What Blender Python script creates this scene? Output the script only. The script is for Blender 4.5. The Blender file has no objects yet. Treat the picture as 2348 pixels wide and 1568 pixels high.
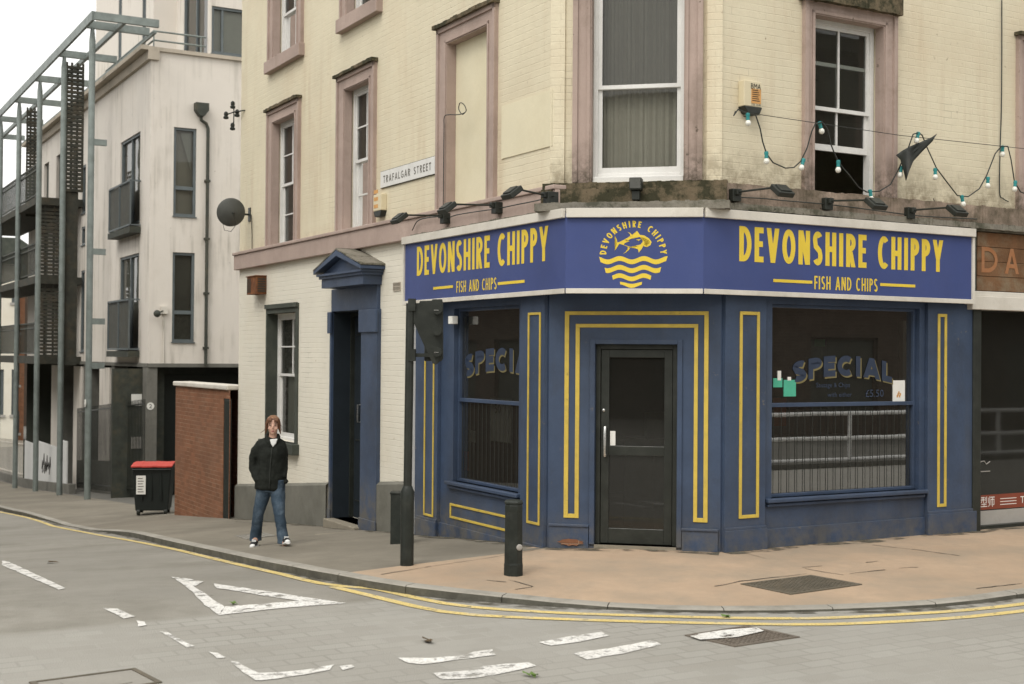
import bpy, bmesh, math, random
from mathutils import Vector, Matrix, noise as mnoise
random.seed(7)
R_ = math.radians
scn = bpy.context.scene
# ------------------------------------------------------------------ camera
EYE = 2.14
cam_d = bpy.data.cameras.new("camera"); cam = bpy.data.objects.new("camera", cam_d)
scn.collection.objects.link(cam); scn.camera = cam
cam_d.sensor_width = 36; cam_d.lens = 46.0; cam_d.clip_end = 2000; cam_d.clip_start = .05
PITCH = R_(.65); ROLL = R_(.43)
CM = Matrix.Translation((0, 0, EYE)) @ Matrix.Rotation(math.pi/2 + PITCH, 4, 'X') @ Matrix.Rotation(ROLL, 4, 'Z')
cam.matrix_world = CM
cam_d.dof.use_dof = True; cam_d.dof.focus_distance = 14.5; cam_d.dof.aperture_fstop = 2.8
# ------------------------------------------------------------------ world, sun
w = bpy.data.worlds.new("World"); scn.world = w; w.use_nodes = True
nt = w.node_tree; nt.nodes.clear()
sky = nt.nodes.new('ShaderNodeTexSky'); sky.sky_type = 'NISHITA'; sky.sun_disc = False
SUN_EL, SUN_ROT = R_(52), R_(205)
sky.sun_elevation = SUN_EL; sky.sun_rotation = SUN_ROT; sky.air_density = 1.0; sky.dust_density = 6; sky.ozone_density = 1.0
hs = nt.nodes.new('ShaderNodeHueSaturation'); hs.inputs['Saturation'].default_value = .1
mx = nt.nodes.new('ShaderNodeMix'); mx.data_type = 'RGBA'; mx.inputs[0].default_value = .72
mx.inputs[7].default_value = (11.0, 10.9, 10.5, 1)      # even overcast veil in the sky's own units
bg = nt.nodes.new('ShaderNodeBackground'); bg.inputs[1].default_value = .105
wo = nt.nodes.new('ShaderNodeOutputWorld')
nt.links.new(sky.outputs[0], hs.inputs['Color']); nt.links.new(hs.outputs[0], mx.inputs[6])
nt.links.new(mx.outputs[2], bg.inputs[0]); nt.links.new(bg.outputs[0], wo.inputs[0])
sl = bpy.data.lights.new("sun", 'SUN'); sl.energy = .9; sl.angle = R_(25); sl.color = (1, .95, .86)
so = bpy.data.objects.new("sun", sl); scn.collection.objects.link(so)
sd = Vector((math.sin(SUN_ROT)*math.cos(SUN_EL), math.cos(SUN_ROT)*math.cos(SUN_EL), math.sin(SUN_EL)))
so.rotation_euler = sd.to_track_quat('Z', 'Y').to_euler(); so.location = (0, 0, 30)
scn.view_settings.view_transform = 'Standard'; scn.view_settings.look = 'None'
scn.view_settings.exposure = 0.6; scn.view_settings.gamma = 1

# ------------------------------------------------------------------ geometry of the place
FPX = 3000.0
def ray(px, py):
    v = Vector(((px-1174)/FPX, -(py-784)/FPX, -1))
    return (CM.to_3x3() @ v).normalized()
class Frame:
    """x runs to the viewer's right along the facade, y into the building, z up"""
    def __init__(s, o, ang):
        s.o = Vector((o[0], o[1], 0)); s.x = Vector((math.cos(ang), math.sin(ang), 0)); s.y = Vector((-math.sin(ang), math.cos(ang), 0))
        s.M = Matrix(((s.x.x, s.y.x, 0, s.o.x), (s.x.y, s.y.y, 0, s.o.y), (0, 0, 1, 0), (0, 0, 0, 1)))
    def pt(s, x, y, z=0): return s.M @ Vector((x, y, z))
    def px(s, px, py, d=0):      # where the sight line meets the plane d metres proud of the facade
        r = ray(px, py); e = Vector((0, 0, EYE)); n = s.y
        t = (s.o - n*d - e).dot(n)/r.dot(n); p = e + r*t
        return (p-s.o).dot(s.x), p.z
A = Vector((.40, 14.10, 0)); B = Vector((2.19, 13.70, 0))
aL = R_(29.4); aR = R_(60.5)
FL = Frame(A, math.atan2(-math.cos(aL), math.sin(aL)))
FC = Frame(A, math.atan2(B.y-A.y, B.x-A.x))
FR = Frame(B, math.atan2(math.cos(aR), math.sin(aR)))
CW = (B-A).length
DL = -FL.x                                             # down the side street
TAB = [(-300, 0), (-1.2, 0), (-.4, -.01), (.4, -.05), (1.2, -.11), (10.8, -.91), (15, -1.29), (23.6, -1.84), (36, -2.66), (60, -3.6), (400, -4.2)]
def drop(u):
    for (a, za), (b, zb) in zip(TAB, TAB[1:]):
        if u <= b: return za + (zb-za)*(u-a)/(b-a)
    return TAB[-1][1]
def G(x, y): return drop((Vector((x, y, 0))-A).dot(DL))
def gp(px, py, h=0):                                   # sight line meets the road (+h)
    r = ray(px, py); e = Vector((0, 0, EYE)); lo, hi = 2.0, 400.0
    f = lambda t: (e+r*t).z - (G((e+r*t).x, (e+r*t).y)+h)
    for _ in range(60):
        m = (lo+hi)/2
        if f(m) > 0: lo = m
        else: hi = m
    p = e + r*lo
    return Vector((p.x, p.y, G(p.x, p.y)+h))
PV = .12                                               # pavement above road at the building

# ------------------------------------------------------------------ materials
def _n(nt, t, **k):
    n = nt.nodes.new(t)
    for a, v in k.items():
        if a.startswith('i_'): n.inputs[a[2:]].default_value = v
        else: setattr(n, a, v)
    return n
def mat(name, col, rough=.7, var=.12, scale=3.0, bump=0.0, bscale=40.0, stain=None, metal=0.0, brick=None, spec=.4, streak=None, coat=0, specks=None, zdirt=None):
    """stain=(colour, amount, scale); brick=(w,h,mortarcolour or None,bump); streak=(colour, amount)"""
    m = bpy.data.materials.new(name); m.use_nodes = True; nt = m.node_tree; L = nt.links.new
    b = nt.nodes['Principled BSDF']; b.inputs['Roughness'].default_value = rough; b.inputs['Metallic'].default_value = metal
    b.inputs['Specular IOR Level'].default_value = spec; b.inputs['Coat Weight'].default_value = coat
    tc = _n(nt, 'ShaderNodeTexCoord'); co = tc.outputs['Object']
    def nz(sc, det=5, vec=None, rg=.6):
        n = _n(nt, 'ShaderNodeTexNoise'); n.inputs['Scale'].default_value = sc; n.inputs['Detail'].default_value = det; n.inputs['Roughness'].default_value = rg
        L(vec or co, n.inputs['Vector']); return n.outputs[0]
    def ramp(f, a, b_):
        r = _n(nt, 'ShaderNodeMapRange'); r.inputs[1].default_value = a; r.inputs[2].default_value = b_; L(f, r.inputs[0]); return r.outputs[0]
    def mix(f, c1, c2):
        x = _n(nt, 'ShaderNodeMix', data_type='RGBA')
        if isinstance(f, float): x.inputs[0].default_value = f
        else: L(f, x.inputs[0])
        for i, c in ((6, c1), (7, c2)):
            if isinstance(c, tuple): x.inputs[i].default_value = (*c[:3], 1)
            else: L(c, x.inputs[i])
        return x.outputs[2]
    def mul(f, k):
        x = _n(nt, 'ShaderNodeMath', operation='MULTIPLY'); L(f, x.inputs[0])
        if isinstance(k, (float, int)): x.inputs[1].default_value = k
        else: L(k, x.inputs[1])
        return x.outputs[0]
    lo = tuple(max(0, c*(1-var)) for c in col); hi = tuple(min(1, c*(1+var)) for c in col)
    c = mix(ramp(nz(scale), .3, .7), lo, hi)
    c = mix(mul(ramp(nz(scale*14, 3), .35, .65), .35), c, tuple(x*(1-var*.9) for x in col))
    c = mix(mul(ramp(nz(150, 2), .35, .65), .30), c, tuple(x*.72 for x in col))
    heights = []
    if brick:
        bw, bh, mc, bb = brick
        sx = _n(nt, 'ShaderNodeSeparateXYZ'); L(co, sx.inputs[0]); cx = _n(nt, 'ShaderNodeCombineXYZ'); L(sx.outputs[0], cx.inputs[0]); L(sx.outputs[2], cx.inputs[1])
        wob = _n(nt, 'ShaderNodeVectorMath', operation='ADD'); nn = _n(nt, 'ShaderNodeTexNoise'); nn.inputs['Scale'].default_value = 5; L(co, nn.inputs['Vector'])
        sc_ = _n(nt, 'ShaderNodeVectorMath', operation='SCALE'); sc_.inputs['Scale'].default_value = .012; L(nn.outputs['Color'], sc_.inputs[0]); L(cx.outputs[0], wob.inputs[0]); L(sc_.outputs[0], wob.inputs[1])
        bt = _n(nt, 'ShaderNodeTexBrick'); L(wob.outputs[0], bt.inputs['Vector']); bt.inputs['Scale'].default_value = 1; bt.inputs['Brick Width'].default_value = bw; bt.inputs['Row Height'].default_value = bh
        bt.inputs['Mortar Size'].default_value = .006; bt.inputs['Mortar Smooth'].default_value = .6
        bt.inputs['Color1'].default_value = (0, 0, 0, 1); bt.inputs['Color2'].default_value = (1, 1, 1, 1); bt.inputs['Mortar'].default_value = (.5, .5, .5, 1)
        if mc:
            c = mix(mul(bt.outputs['Color'], .6), c, tuple(x*.5 for x in col)); c = mix(mul(mul(bt.outputs['Fac'], ramp(nz(2.5, 4), .3, .6)), .8), c, mc)
        inv = _n(nt, 'ShaderNodeMath', operation='SUBTRACT'); inv.inputs[0].default_value = 1; L(bt.outputs['Fac'], inv.inputs[1])
        if not mc:                                     # paint worn thin along some joints
            pk = mul(bt.outputs['Fac'], ramp(nz(1.7, 6), .56, .68)); c = mix(mul(pk, .5), c, tuple(x*.5 for x in col))
        heights.append((mul(inv.outputs[0], ramp(nz(1.1, 4), .25, .75)), bb, .012))
    if stain:
        sc_col, am, ss = stain[:3]; t0_, t1_ = stain[3:] if len(stain) > 3 else (.48, .72)
        c = mix(mul(ramp(nz(ss, 7, None, .7), t0_, t1_), float(am)), c, sc_col)
    if streak:
        mp = _n(nt, 'ShaderNodeMapping'); mp.inputs['Scale'].default_value = (5, 5, .35); L(co, mp.inputs[0])
        f = mul(ramp(nz(1, 6, mp.outputs[0]), .5, .8), ramp(nz(.5, 3), .4, .65)); c = mix(mul(f, float(streak[1])), c, streak[0])
    if zdirt:
        za, zb_, dc_, am = zdirt; sz = _n(nt, 'ShaderNodeSeparateXYZ'); L(co, sz.inputs[0])
        c = mix(mul(mul(ramp(sz.outputs[2], zb_, za), ramp(nz(6, 7, None, .75), .38, .6)), float(am)), c, dc_)
    if specks:
        c = mix(mul(mul(ramp(nz(11, 4), .66, .72), ramp(nz(1.5, 3), .45, .6)), .8), c, specks)
    L(c, b.inputs['Base Color'])
    rr = _n(nt, 'ShaderNodeMapRange'); L(nz(scale*3, 3), rr.inputs[0]); rr.inputs[3].default_value = max(.03, rough-.12); rr.inputs[4].default_value = min(1, rough+.12); L(rr.outputs[0], b.inputs['Roughness'])
    if bump: heights.append((nz(bscale, 6), bump, .01))
    nrm = None
    for f, st, dist in heights:
        bp = _n(nt, 'ShaderNodeBump'); bp.inputs['Strength'].default_value = st; bp.inputs['Distance'].default_value = dist; L(f, bp.inputs['Height'])
        if nrm: L(nrm, bp.inputs['Normal'])
        nrm = bp.outputs[0]
    if nrm: L(nrm, b.inputs['Normal'])
    return m
def glassmat(name, tint=(.75, .78, .75), f0=1.45, rough=.015, dirt=.04, wave=.12):
    m = bpy.data.materials.new(name); m.use_nodes = True; nt = m.node_tree; nt.nodes.clear(); L = nt.links.new
    o = _n(nt, 'ShaderNodeOutputMaterial'); t = _n(nt, 'ShaderNodeBsdfTransparent'); t.inputs[0].default_value = (*tint, 1)
    g = _n(nt, 'ShaderNodeBsdfGlossy'); g.inputs['Roughness'].default_value = rough; g.inputs[0].default_value = (.95, .95, .95, 1)
    fr = _n(nt, 'ShaderNodeFresnel'); fr.inputs[0].default_value = f0
    tc = _n(nt, 'ShaderNodeTexCoord'); nn = _n(nt, 'ShaderNodeTexNoise'); nn.inputs['Scale'].default_value = .9; L(tc.outputs['Object'], nn.inputs['Vector'])
    bp = _n(nt, 'ShaderNodeBump'); bp.inputs['Strength'].default_value = wave; bp.inputs['Distance'].default_value = .02; L(nn.outputs[0], bp.inputs['Height']); L(bp.outputs[0], g.inputs['Normal'])
    m1 = _n(nt, 'ShaderNodeMixShader'); L(fr.outputs[0], m1.inputs[0]); L(t.outputs[0], m1.inputs[1]); L(g.outputs[0], m1.inputs[2])
    d = _n(nt, 'ShaderNodeBsdfDiffuse'); d.inputs[0].default_value = (.45, .44, .38, 1)
    m2 = _n(nt, 'ShaderNodeMixShader'); m2.inputs[0].default_value = dirt; L(m1.outputs[0], m2.inputs[1]); L(d.outputs[0], m2.inputs[2]); L(m2.outputs[0], o.inputs[0])
    return m
MOSS = (.06, .06, .035)
M = dict(
 yellow=mat('cream_painted_brick', (.68, .615, .46), .8, .08, .8, .3, 30, stain=((.55, .44, .30), .5, .45), brick=(.235, .078, None, .45), streak=((.48, .36, .23), .7), spec=.2, specks=(.22, .16, .10), zdirt=(3.9, 4.45, (.16, .12, .07), .9)),
 yellowc=mat('side_cream_painted_brick', (.68, .615, .46), .8, .08, .8, .3, 30, stain=((.55, .44, .30), .5, .45), brick=(.235, .078, None, .45), streak=((.48, .36, .23), .7), spec=.2, specks=(.22, .16, .10), zdirt=(3.85, 4.15, (.3, .22, .14), .5)),
 patch=mat('cream_render', (.70, .64, .47), .8, .06, 1.2, .15, 25, stain=((.5, .42, .25), .3, .8), spec=.2),
 white=mat('white_painted_brick', (.72, .68, .58), .8, .05, .8, .2, 30, stain=((.58, .51, .38), .35, .6), brick=(.235, .078, None, .6), spec=.2, specks=(.4, .33, .22)),
 mauve=mat('mauve_painted_stone', (.42, .325, .28), .8, .14, 1.2, .3, 40, stain=((.17, .13, .10), .7, 1.4), streak=((.14, .11, .08), .75), spec=.2, specks=(.06, .05, .03), zdirt=(3.95, 4.5, (.05, .042, .025), 1.0)),
 mauvec=mat('clean_mauve_paint', (.42, .325, .28), .8, .14, 1.2, .3, 40, stain=((.26, .20, .17), .6, 1.4), streak=((.2, .15, .12), .5), spec=.2, specks=None),
 mossy=mat('mossy_ledge_stone', (.24, .185, .12), .9, .5, 4, .9, 22, stain=((.035, .035, .02), .95, 4.0, .38, .56), streak=((.04, .035, .02), 1.0), spec=.15, specks=(.02, .02, .012)),
 lead=mat('grey_lead_flashing', (.27, .245, .20), .7, .4, 5, .9, 14, stain=((.05, .05, .03), .9, 5, .42, .62), spec=.3, specks=(.03, .03, .02)),
 plinth=mat('grey_rendered_plinth', (.17, .165, .14), .85, .2, 1.5, .4, 40, stain=((.07, .07, .05), .5, 1.1), spec=.2),
 stone=mat('worn_step_stone', (.26, .23, .18), .85, .2, 3, .5, 30, stain=((.1, .09, .06), .5, 3), spec=.2),
 blue=mat('navy_gloss_paint', (.046, .070, .122), .45, .2, 2.0, .2, 30, stain=((.03, .038, .055), .7, 1.2), streak=((.085, .095, .11), .5), spec=.4, specks=(.13, .12, .11), zdirt=(.08, .5, (.12, .11, .09), .8)),
 yel=mat('yellow_moulding_paint', (.60, .44, .08), .5, .12, 6, .12, 60, stain=((.32, .24, .08), .6, 4), spec=.3, specks=(.12, .1, .06)),
 signblue=mat('sign_blue_panel', (.055, .078, .215), .38, .09, 1.2, .05, 8, stain=((.05, .06, .17), .3, .9), spec=.4),
 signyel=mat('sign_yellow_vinyl', (.76, .56, .06), .5, .06, 4, spec=.3),
 trim=mat('white_sign_trim', (.66, .62, .55), .5, .08, 1.5, .05, 20, stain=((.3, .27, .2), .35, 2), streak=((.35, .30, .22), .4), spec=.35),
 wframe=mat('white_window_paint', (.70, .69, .66), .5, .07, 3, .08, 40, stain=((.35, .33, .28), .3, 4), spec=.35),
 dgreen=mat('dark_green_grey_paint', (.055, .062, .05), .7, .2, 3, .3, 40, stain=((.12, .12, .09), .3, 3), spec=.25),
 black=mat('black_paint', (.024, .027, .022), .45, .3, 6, .15, 60, stain=((.04, .04, .035), .4, 6), spec=.35),
 bollard=mat('black_bollard_paint', (.02, .024, .02), .5, .3, 6, .3, 50, stain=((.06, .06, .05), .35, 7), spec=.3),
 chrome=mat('brushed_steel', (.6, .6, .58), .3, .1, 8, metal=.9),
 paper=mat('white_paper', (.78, .77, .72), .7, .05, 6, spec=.2),
 green=mat('green_sticker', (.08, .42, .28), .6, .1, 6, spec=.3),
 orange=mat('orange_sticker', (.42, .10, .03), .6, .15, 6, spec=.3),
 rust=mat('rusty_box_metal', (.16, .065, .03), .85, .45, 12, .5, 50, stain=((.3, .12, .04), .7, 9), spec=.2),
 alarm=mat('ivory_plastic', (.66, .58, .40), .5, .06, 6, spec=.35),
 alarmo=mat('faded_orange_label', (.62, .33, .12), .6, .2, 20, spec=.2),
 ink=mat('black_lettering', (.03, .028, .025), .6, .1, 6, spec=.2),
 greyink=mat('weathered_black_lettering', (.16, .15, .13), .7, .4, 30, spec=.2),
 dish=mat('dark_grey_dish', (.085, .088, .08), .55, .2, 5, .1, 40, spec=.3),
 render=mat('pale_stained_render', (.71, .66, .595), .85, .05, .5, .12, 30, stain=((.50, .45, .38), .5, .5), streak=((.24, .22, .18), 1.1), spec=.15, specks=(.3, .27, .22)),
 rendercap=mat('stained_render_cap', (.50, .44, .36), .85, .15, .8, .2, 30, stain=((.15, .14, .11), .6, .8), spec=.15),
 alu=mat('grey_aluminium', (.12, .14, .145), .5, .15, 4, stain=((.05, .055, .05), .3, 3), spec=.4),
 steel=mat('galvanised_steel', (.22, .25, .235), .55, .25, 3, .1, 30, stain=((.09, .10, .09), .5, 2.5), metal=.25, spec=.4),
 dsteel=mat('dark_weathered_steel', (.05, .055, .045), .65, .35, 4, .2, 30, stain=((.12, .10, .06), .5, 3), spec=.3),
 dwood=mat('dark_slat_timber', (.05, .05, .04), .8, .35, 5, .3, 30, stain=((.14, .10, .06), .4, 3), spec=.2),
 concrete=mat('grey_concrete', (.17, .165, .145), .85, .2, 2, .3, 30, stain=((.08, .08, .06), .5, 1.5), spec=.2),
 brick=mat('orange_red_brick', (.27, .125, .07), .9, .2, 2, .3, 50, brick=(.235, .078, (.36, .27, .19), .8), stain=((.2, .13, .09), .4, .8), spec=.15),
 brick2=mat('dark_brown_brick', (.07, .05, .038), .9, .25, 2, .2, 50, brick=(.235, .078, (.1, .085, .065), .5), spec=.15),
 binb=mat('black_bin_plastic', (.012, .016, .014), .5, .2, 5, .1, 40, spec=.35),
 binr=mat('red_bin_lid', (.50, .06, .045), .5, .12, 5, spec=.35),
 teal=mat('teal_lamp_holder', (.03, .25, .25), .5, .1, 9, spec=.4),
 bulb=mat('opal_bulb', (.78, .77, .70), .25, .05, 9, spec=.5),
 wood=mat('weathered_brown_board', (.17, .09, .045), .85, .35, 3, .6, 20, stain=((.22, .19, .13), .9, 2.5), streak=((.35, .13, .05), .5), spec=.2),
 carved=mat('faded_orange_letters', (.36, .16, .07), .8, .3, 8, stain=((.18, .14, .1), .5, 8), spec=.2),
 redband=mat('red_brown_banner', (.22, .055, .03), .6, .15, 5, spec=.3),
 lgrey=mat('light_grey_panel', (.38, .36, .33), .7, .1, 3, stain=((.2, .19, .16), .4, 3), spec=.3),
 dark=mat('dark_interior', (.06, .06, .05), .9, .3, 2, spec=.1),
 blind=mat('grey_blind_cloth', (.36, .33, .29), .9, .12, 1.2, streak=((.22, .20, .18), .5), spec=.1),
 curtain=mat('pale_curtain', (.45, .44, .40), .9, .1, 2, spec=.1),
 hoard=mat('white_hoarding', (.62, .62, .61), .6, .06, 2, streak=((.4, .38, .33), .4), spec=.3),
 glass=glassmat('window_glass'), shopglass=glassmat('shop_glass', (.6, .62, .58), 3.4, .010, .025, .03), doorglass=glassmat('door_glass', (.4, .42, .38), 1.55, .03, .03, .03),
 mossy2=mat('dirty_painted_course', (.33, .255, .20), .85, .35, 3, .6, 25, stain=((.09, .075, .05), .9, 2.5, .42, .62), streak=((.05, .045, .03), .8), spec=.15, specks=(.03, .028, .02)),
)
# ------------------------------------------------------------------ mesh collector
W = {}
class MB:
    def __init__(s): s.v = []; s.f = []
    def quad(s, *p): 
        b = len(s.v); s.v += [tuple(q) for q in p]; s.f.append(tuple(range(b, b+len(p)))); return s
    def box(s, x0, x1, y0, y1, z0, z1):
        b = len(s.v); s.v += [(x, y, z) for x in (x0, x1) for y in (y0, y1) for z in (z0, z1)]
        for f in ((0, 1, 3, 2), (4, 6, 7, 5), (0, 4, 5, 1), (2, 3, 7, 6), (0, 2, 6, 4), (1, 5, 7, 3)): s.f.append(tuple(b+i for i in f))
        return s
    def obox(s, c, ax, ay, az, hx, hy, hz):            # oriented box
        b = len(s.v); c = Vector(c)
        for i in (-1, 1):
            for j in (-1, 1):
                for k in (-1, 1): s.v.append(tuple(c+ax*hx*i+ay*hy*j+az*hz*k))
        for f in ((0, 1, 3, 2), (4, 6, 7, 5), (0, 4, 5, 1), (2, 3, 7, 6), (0, 2, 6, 4), (1, 5, 7, 3)): s.f.append(tuple(b+i for i in f))
        return s
    def beam(s, p, q, w_=.1, h=.1, up=(0, 0, 1)):
        p = Vector(p); q = Vector(q); d = (q-p); l = d.length; d = d/l; u = Vector(up)
        if abs(d.dot(u)) > .95: u = Vector((1, 0, 0))
        r = d.cross(u).normalized(); u = r.cross(d)
        return s.obox((p+q)/2, d, r, u, l/2, w_/2, h/2)
    def prism(s, poly, y0, y1, axis='y'):              # poly in (x,z), extruded along y
        b = len(s.v); n = len(poly)
        f3 = (lambda a, c, t: (a, t, c)) if axis == 'y' else ((lambda a, c, t: (t, a, c)) if axis == 'x' else (lambda a, c, t: (a, c, t)))
        s.v += [f3(a, c, y0) for a, c in poly] + [f3(a, c, y1) for a, c in poly]
        s.f.append(tuple(range(b, b+n))); s.f.append(tuple(range(b+2*n-1, b+n-1, -1)))
        for i in range(n): j = (i+1) % n; s.f.append((b+i, b+n+i, b+n+j, b+j))
        return s
    def tube(s, pts, r, n=8, caps=True):
        pts = [Vector(p) for p in pts]; rs = r if isinstance(r, (list, tuple)) else [r]*len(pts); b = len(s.v); prev = None
        for i, p in enumerate(pts):
            d = (pts[min(i+1, len(pts)-1)]-pts[max(i-1, 0)]).normalized()
            if prev is None:
                u = Vector((0, 0, 1)) if abs(d.z) < .9 else Vector((1, 0, 0)); a = d.cross(u).normalized()
            else: a = (prev-d*prev.dot(d)).normalized()
            prev = a; c = d.cross(a)
            for k in range(n): t = 2*math.pi*k/n; s.v.append(tuple(p+(a*math.cos(t)+c*math.sin(t))*rs[i]))
        for i in range(len(pts)-1):
            for k in range(n): k2 = (k+1) % n; s.f.append((b+i*n+k, b+i*n+k2, b+(i+1)*n+k2, b+(i+1)*n+k))
        if caps: s.f.append(tuple(b+k for k in range(n))[::-1]); s.f.append(tuple(b+(len(pts)-1)*n+k for k in range(n)))
        return s
    def lathe(s, prof, n=20, M_=None):                 # prof (r,z)
        b = len(s.v); M_ = M_ or Matrix()
        for r, z in prof:
            for k in range(n): t = 2*math.pi*k/n; s.v.append(tuple(M_ @ Vector((r*math.cos(t), r*math.sin(t), z))))
        for i in range(len(prof)-1):
            for k in range(n): k2 = (k+1) % n; s.f.append((b+i*n+k, b+i*n+k2, b+(i+1)*n+k2, b+(i+1)*n+k))
        s.f.append(tuple(b+k for k in range(n))[::-1]); s.f.append(tuple(b+(len(prof)-1)*n+k for k in range(n)))
        return s
    def sphere(s, c, r, n=12, m=8, sc=(1, 1, 1)):
        b = len(s.v); c = Vector(c)
        for i in range(m+1):
            ph = math.pi*i/m
            for k in range(n): t = 2*math.pi*k/n; s.v.append((c.x+r*sc[0]*math.sin(ph)*math.cos(t), c.y+r*sc[1]*math.sin(ph)*math.sin(t), c.z+r*sc[2]*math.cos(ph)))
        for i in range(m):
            for k in range(n): k2 = (k+1) % n; s.f.append((b+i*n+k, b+(i+1)*n+k, b+(i+1)*n+k2, b+i*n+k2))
        return s
    def build(s, name, m, parent=None, frame=None, smooth=False, bev=0, fix=True):
        me = bpy.data.meshes.new(name); me.from_pydata(s.v, [], s.f); me.update()
        if fix:
            bm = bmesh.new(); bm.from_mesh(me)
            if smooth: bmesh.ops.remove_doubles(bm, verts=bm.verts, dist=1e-5)
            bmesh.ops.recalc_face_normals(bm, faces=bm.faces); bm.to_mesh(me); bm.free()
        me.materials.append(M[m] if isinstance(m, str) else m)
        o = bpy.data.objects.new(name, me); scn.collection.objects.link(o)
        F = frame.M.copy() if isinstance(frame, Frame) else (frame.copy() if frame is not None else Matrix())
        if parent is not None:
            o.parent = parent; o.matrix_basis = W[parent].inverted() @ F
        else: o.matrix_basis = F
        W[o] = F
        if smooth:
            for p in me.polygons: p.use_smooth = True
            md = o.modifiers.new('edge', 'EDGE_SPLIT'); md.split_angle = R_(40)
        if bev:
            md = o.modifiers.new('bevel', 'BEVEL'); md.width = bev; md.segments = 2; md.limit_method = 'ANGLE'; md.angle_limit = R_(40)
        return o
def tag(o, label=None, cat=None, group=None, kind=None):
    for k, v in (('label', label), ('category', cat), ('group', group), ('kind', kind)):
        if v: o[k] = v
    return o
def thing(name, loc, label, cat, group=None):
    o = bpy.data.objects.new(name, None); scn.collection.objects.link(o); o.empty_display_size = .2
    o.matrix_basis = Matrix.Translation(loc); W[o] = Matrix.Translation(loc)
    return tag(o, label, cat, group)

# ------------------------------------------------------------------ hand-drawn capitals (flat strokes, slightly raised)
def ell(cx, cy, rx, ry, a0, a1, n=20): return [(cx+rx*math.cos(R_(a0+(a1-a0)*i/n)), cy+ry*math.sin(R_(a0+(a1-a0)*i/n))) for i in range(n+1)]
def glyph(ch, w, h, t):
    a = t/2; S = []                                    # ('r', pts, closed) ribbons; ('d', p, q) diagonals cut level
    st = lambda x: ('r', [(x, 0), (x, h)], False)
    hb = lambda y, x0=a, x1=None: ('r', [(x0, y), ((x1 if x1 is not None else w), y)], False)
    if ch == 'I': return [('r', [(w/2, 0), (w/2, h)], False)]
    if ch == 'D': return [st(a), ('r', [(a, h-a)]+ell(w*.35, h/2, w*.65-a, h/2-a, 90, -90)+[(a, a)], False)]
    if ch == 'E': return [st(a), hb(h-a), hb(h*.52, a, w*.92), hb(a)]
    if ch == 'F': return [st(a), hb(h-a), hb(h*.5, a, w*.92)]
    if ch == 'L': return [st(a), hb(a)]
    if ch == 'T': return [('r', [(w/2, 0), (w/2, h)], False), hb(h-a, 0, w)]
    if ch == 'H': return [st(a), st(w-a), hb(h*.5, a, w-a)]
    if ch == 'O': return [('r', ell(w/2, h/2, w/2-a, h/2-a, 0, 360, 32)[:-1], True)]
    if ch in 'CG':
        s = [('r', ell(w*.56, h/2, w*.56-a, h/2-a, 52, 308, 28), False)]
        if ch == 'G': s += [('r', [(w*.55, h*.44), (w-a*.6, h*.44), (w-a*.6, h*.1)], False)]
        return s
    if ch in 'PR':
        s = [st(a), ('r', [(a, h-a)]+ell(w*.4, h*.73, w*.6-a, h*.27-a, 90, -90, 14)+[(a, h*.46+a)], False)]
        if ch == 'R': s.append(('d', (w*.45, h*.47), (w-a*1.1, 0)))
        return s
    if ch == 'S':
        r = ell(w*.5, h*.745, w*.5-a, h*.255-a, 32, 200, 12) + [(w*.3, h*.56), (w*.7, h*.42)] + ell(w*.5, h*.265, w*.5-a, h*.265-a, 20, -148, 12)
        return [('r', r, False)]
    if ch == 'V': return [('d', (a, h), (w/2, 0)), ('d', (w-a, h), (w/2, 0))]
    if ch == 'A': return [('d', (w/2, h), (a, 0)), ('d', (w/2, h), (w-a, 0)), hb(h*.3, w*.25, w*.75)]
    if ch == 'N': return [st(a), st(w-a), ('d', (a*1.2, h), (w-a*1.2, 0))]
    if ch == 'M': return [st(a), st(w-a), ('d', (a, h), (w/2, h*.15)), ('d', (w-a, h), (w/2, h*.15))]
    if ch == 'Y': return [('r', [(w/2, 0), (w/2, h*.45)], False), ('d', (a, h), (w/2, h*.38)), ('d', (w-a, h), (w/2, h*.38))]
    return []
WID = dict(I=.32, D=1.0, E=.74, F=.7, L=.68, T=.85, H=.96, O=1.12, C=1.0, G=1.1, P=.82, R=.86, S=.84, V=1.06, A=1.1, N=1.0, M=1.2, Y=1.02)
def ribbon(mb, pts, t, closed, y, warp):
    n = len(pts); L_, R2 = [], []
    for i, p in enumerate(pts):
        if closed: p0, p1 = pts[i-1], pts[(i+1) % n]
        else: p0, p1 = pts[max(i-1, 0)], pts[min(i+1, n-1)]
        dx, dy = p1[0]-p0[0], p1[1]-p0[1]; l = math.hypot(dx, dy) or 1; nx, ny = -dy/l, dx/l; k = 1
        if 0 < i < n-1 or closed:
            ax, ay = p[0]-p0[0], p[1]-p0[1]; la = math.hypot(ax, ay) or 1; c = abs((-ay/la)*nx+(ax/la)*ny); k = min(1.6, 1/max(c, .3))
        L_.append((p[0]+nx*t/2*k, p[1]+ny*t/2*k)); R2.append((p[0]-nx*t/2*k, p[1]-ny*t/2*k))
    for i in range(n if closed else n-1):
        j = (i+1) % n; mb.quad(*[(q[0], y, q[1]) for q in (warp(*L_[i]), warp(*L_[j]), warp(*R2[j]), warp(*R2[i]))])
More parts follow.
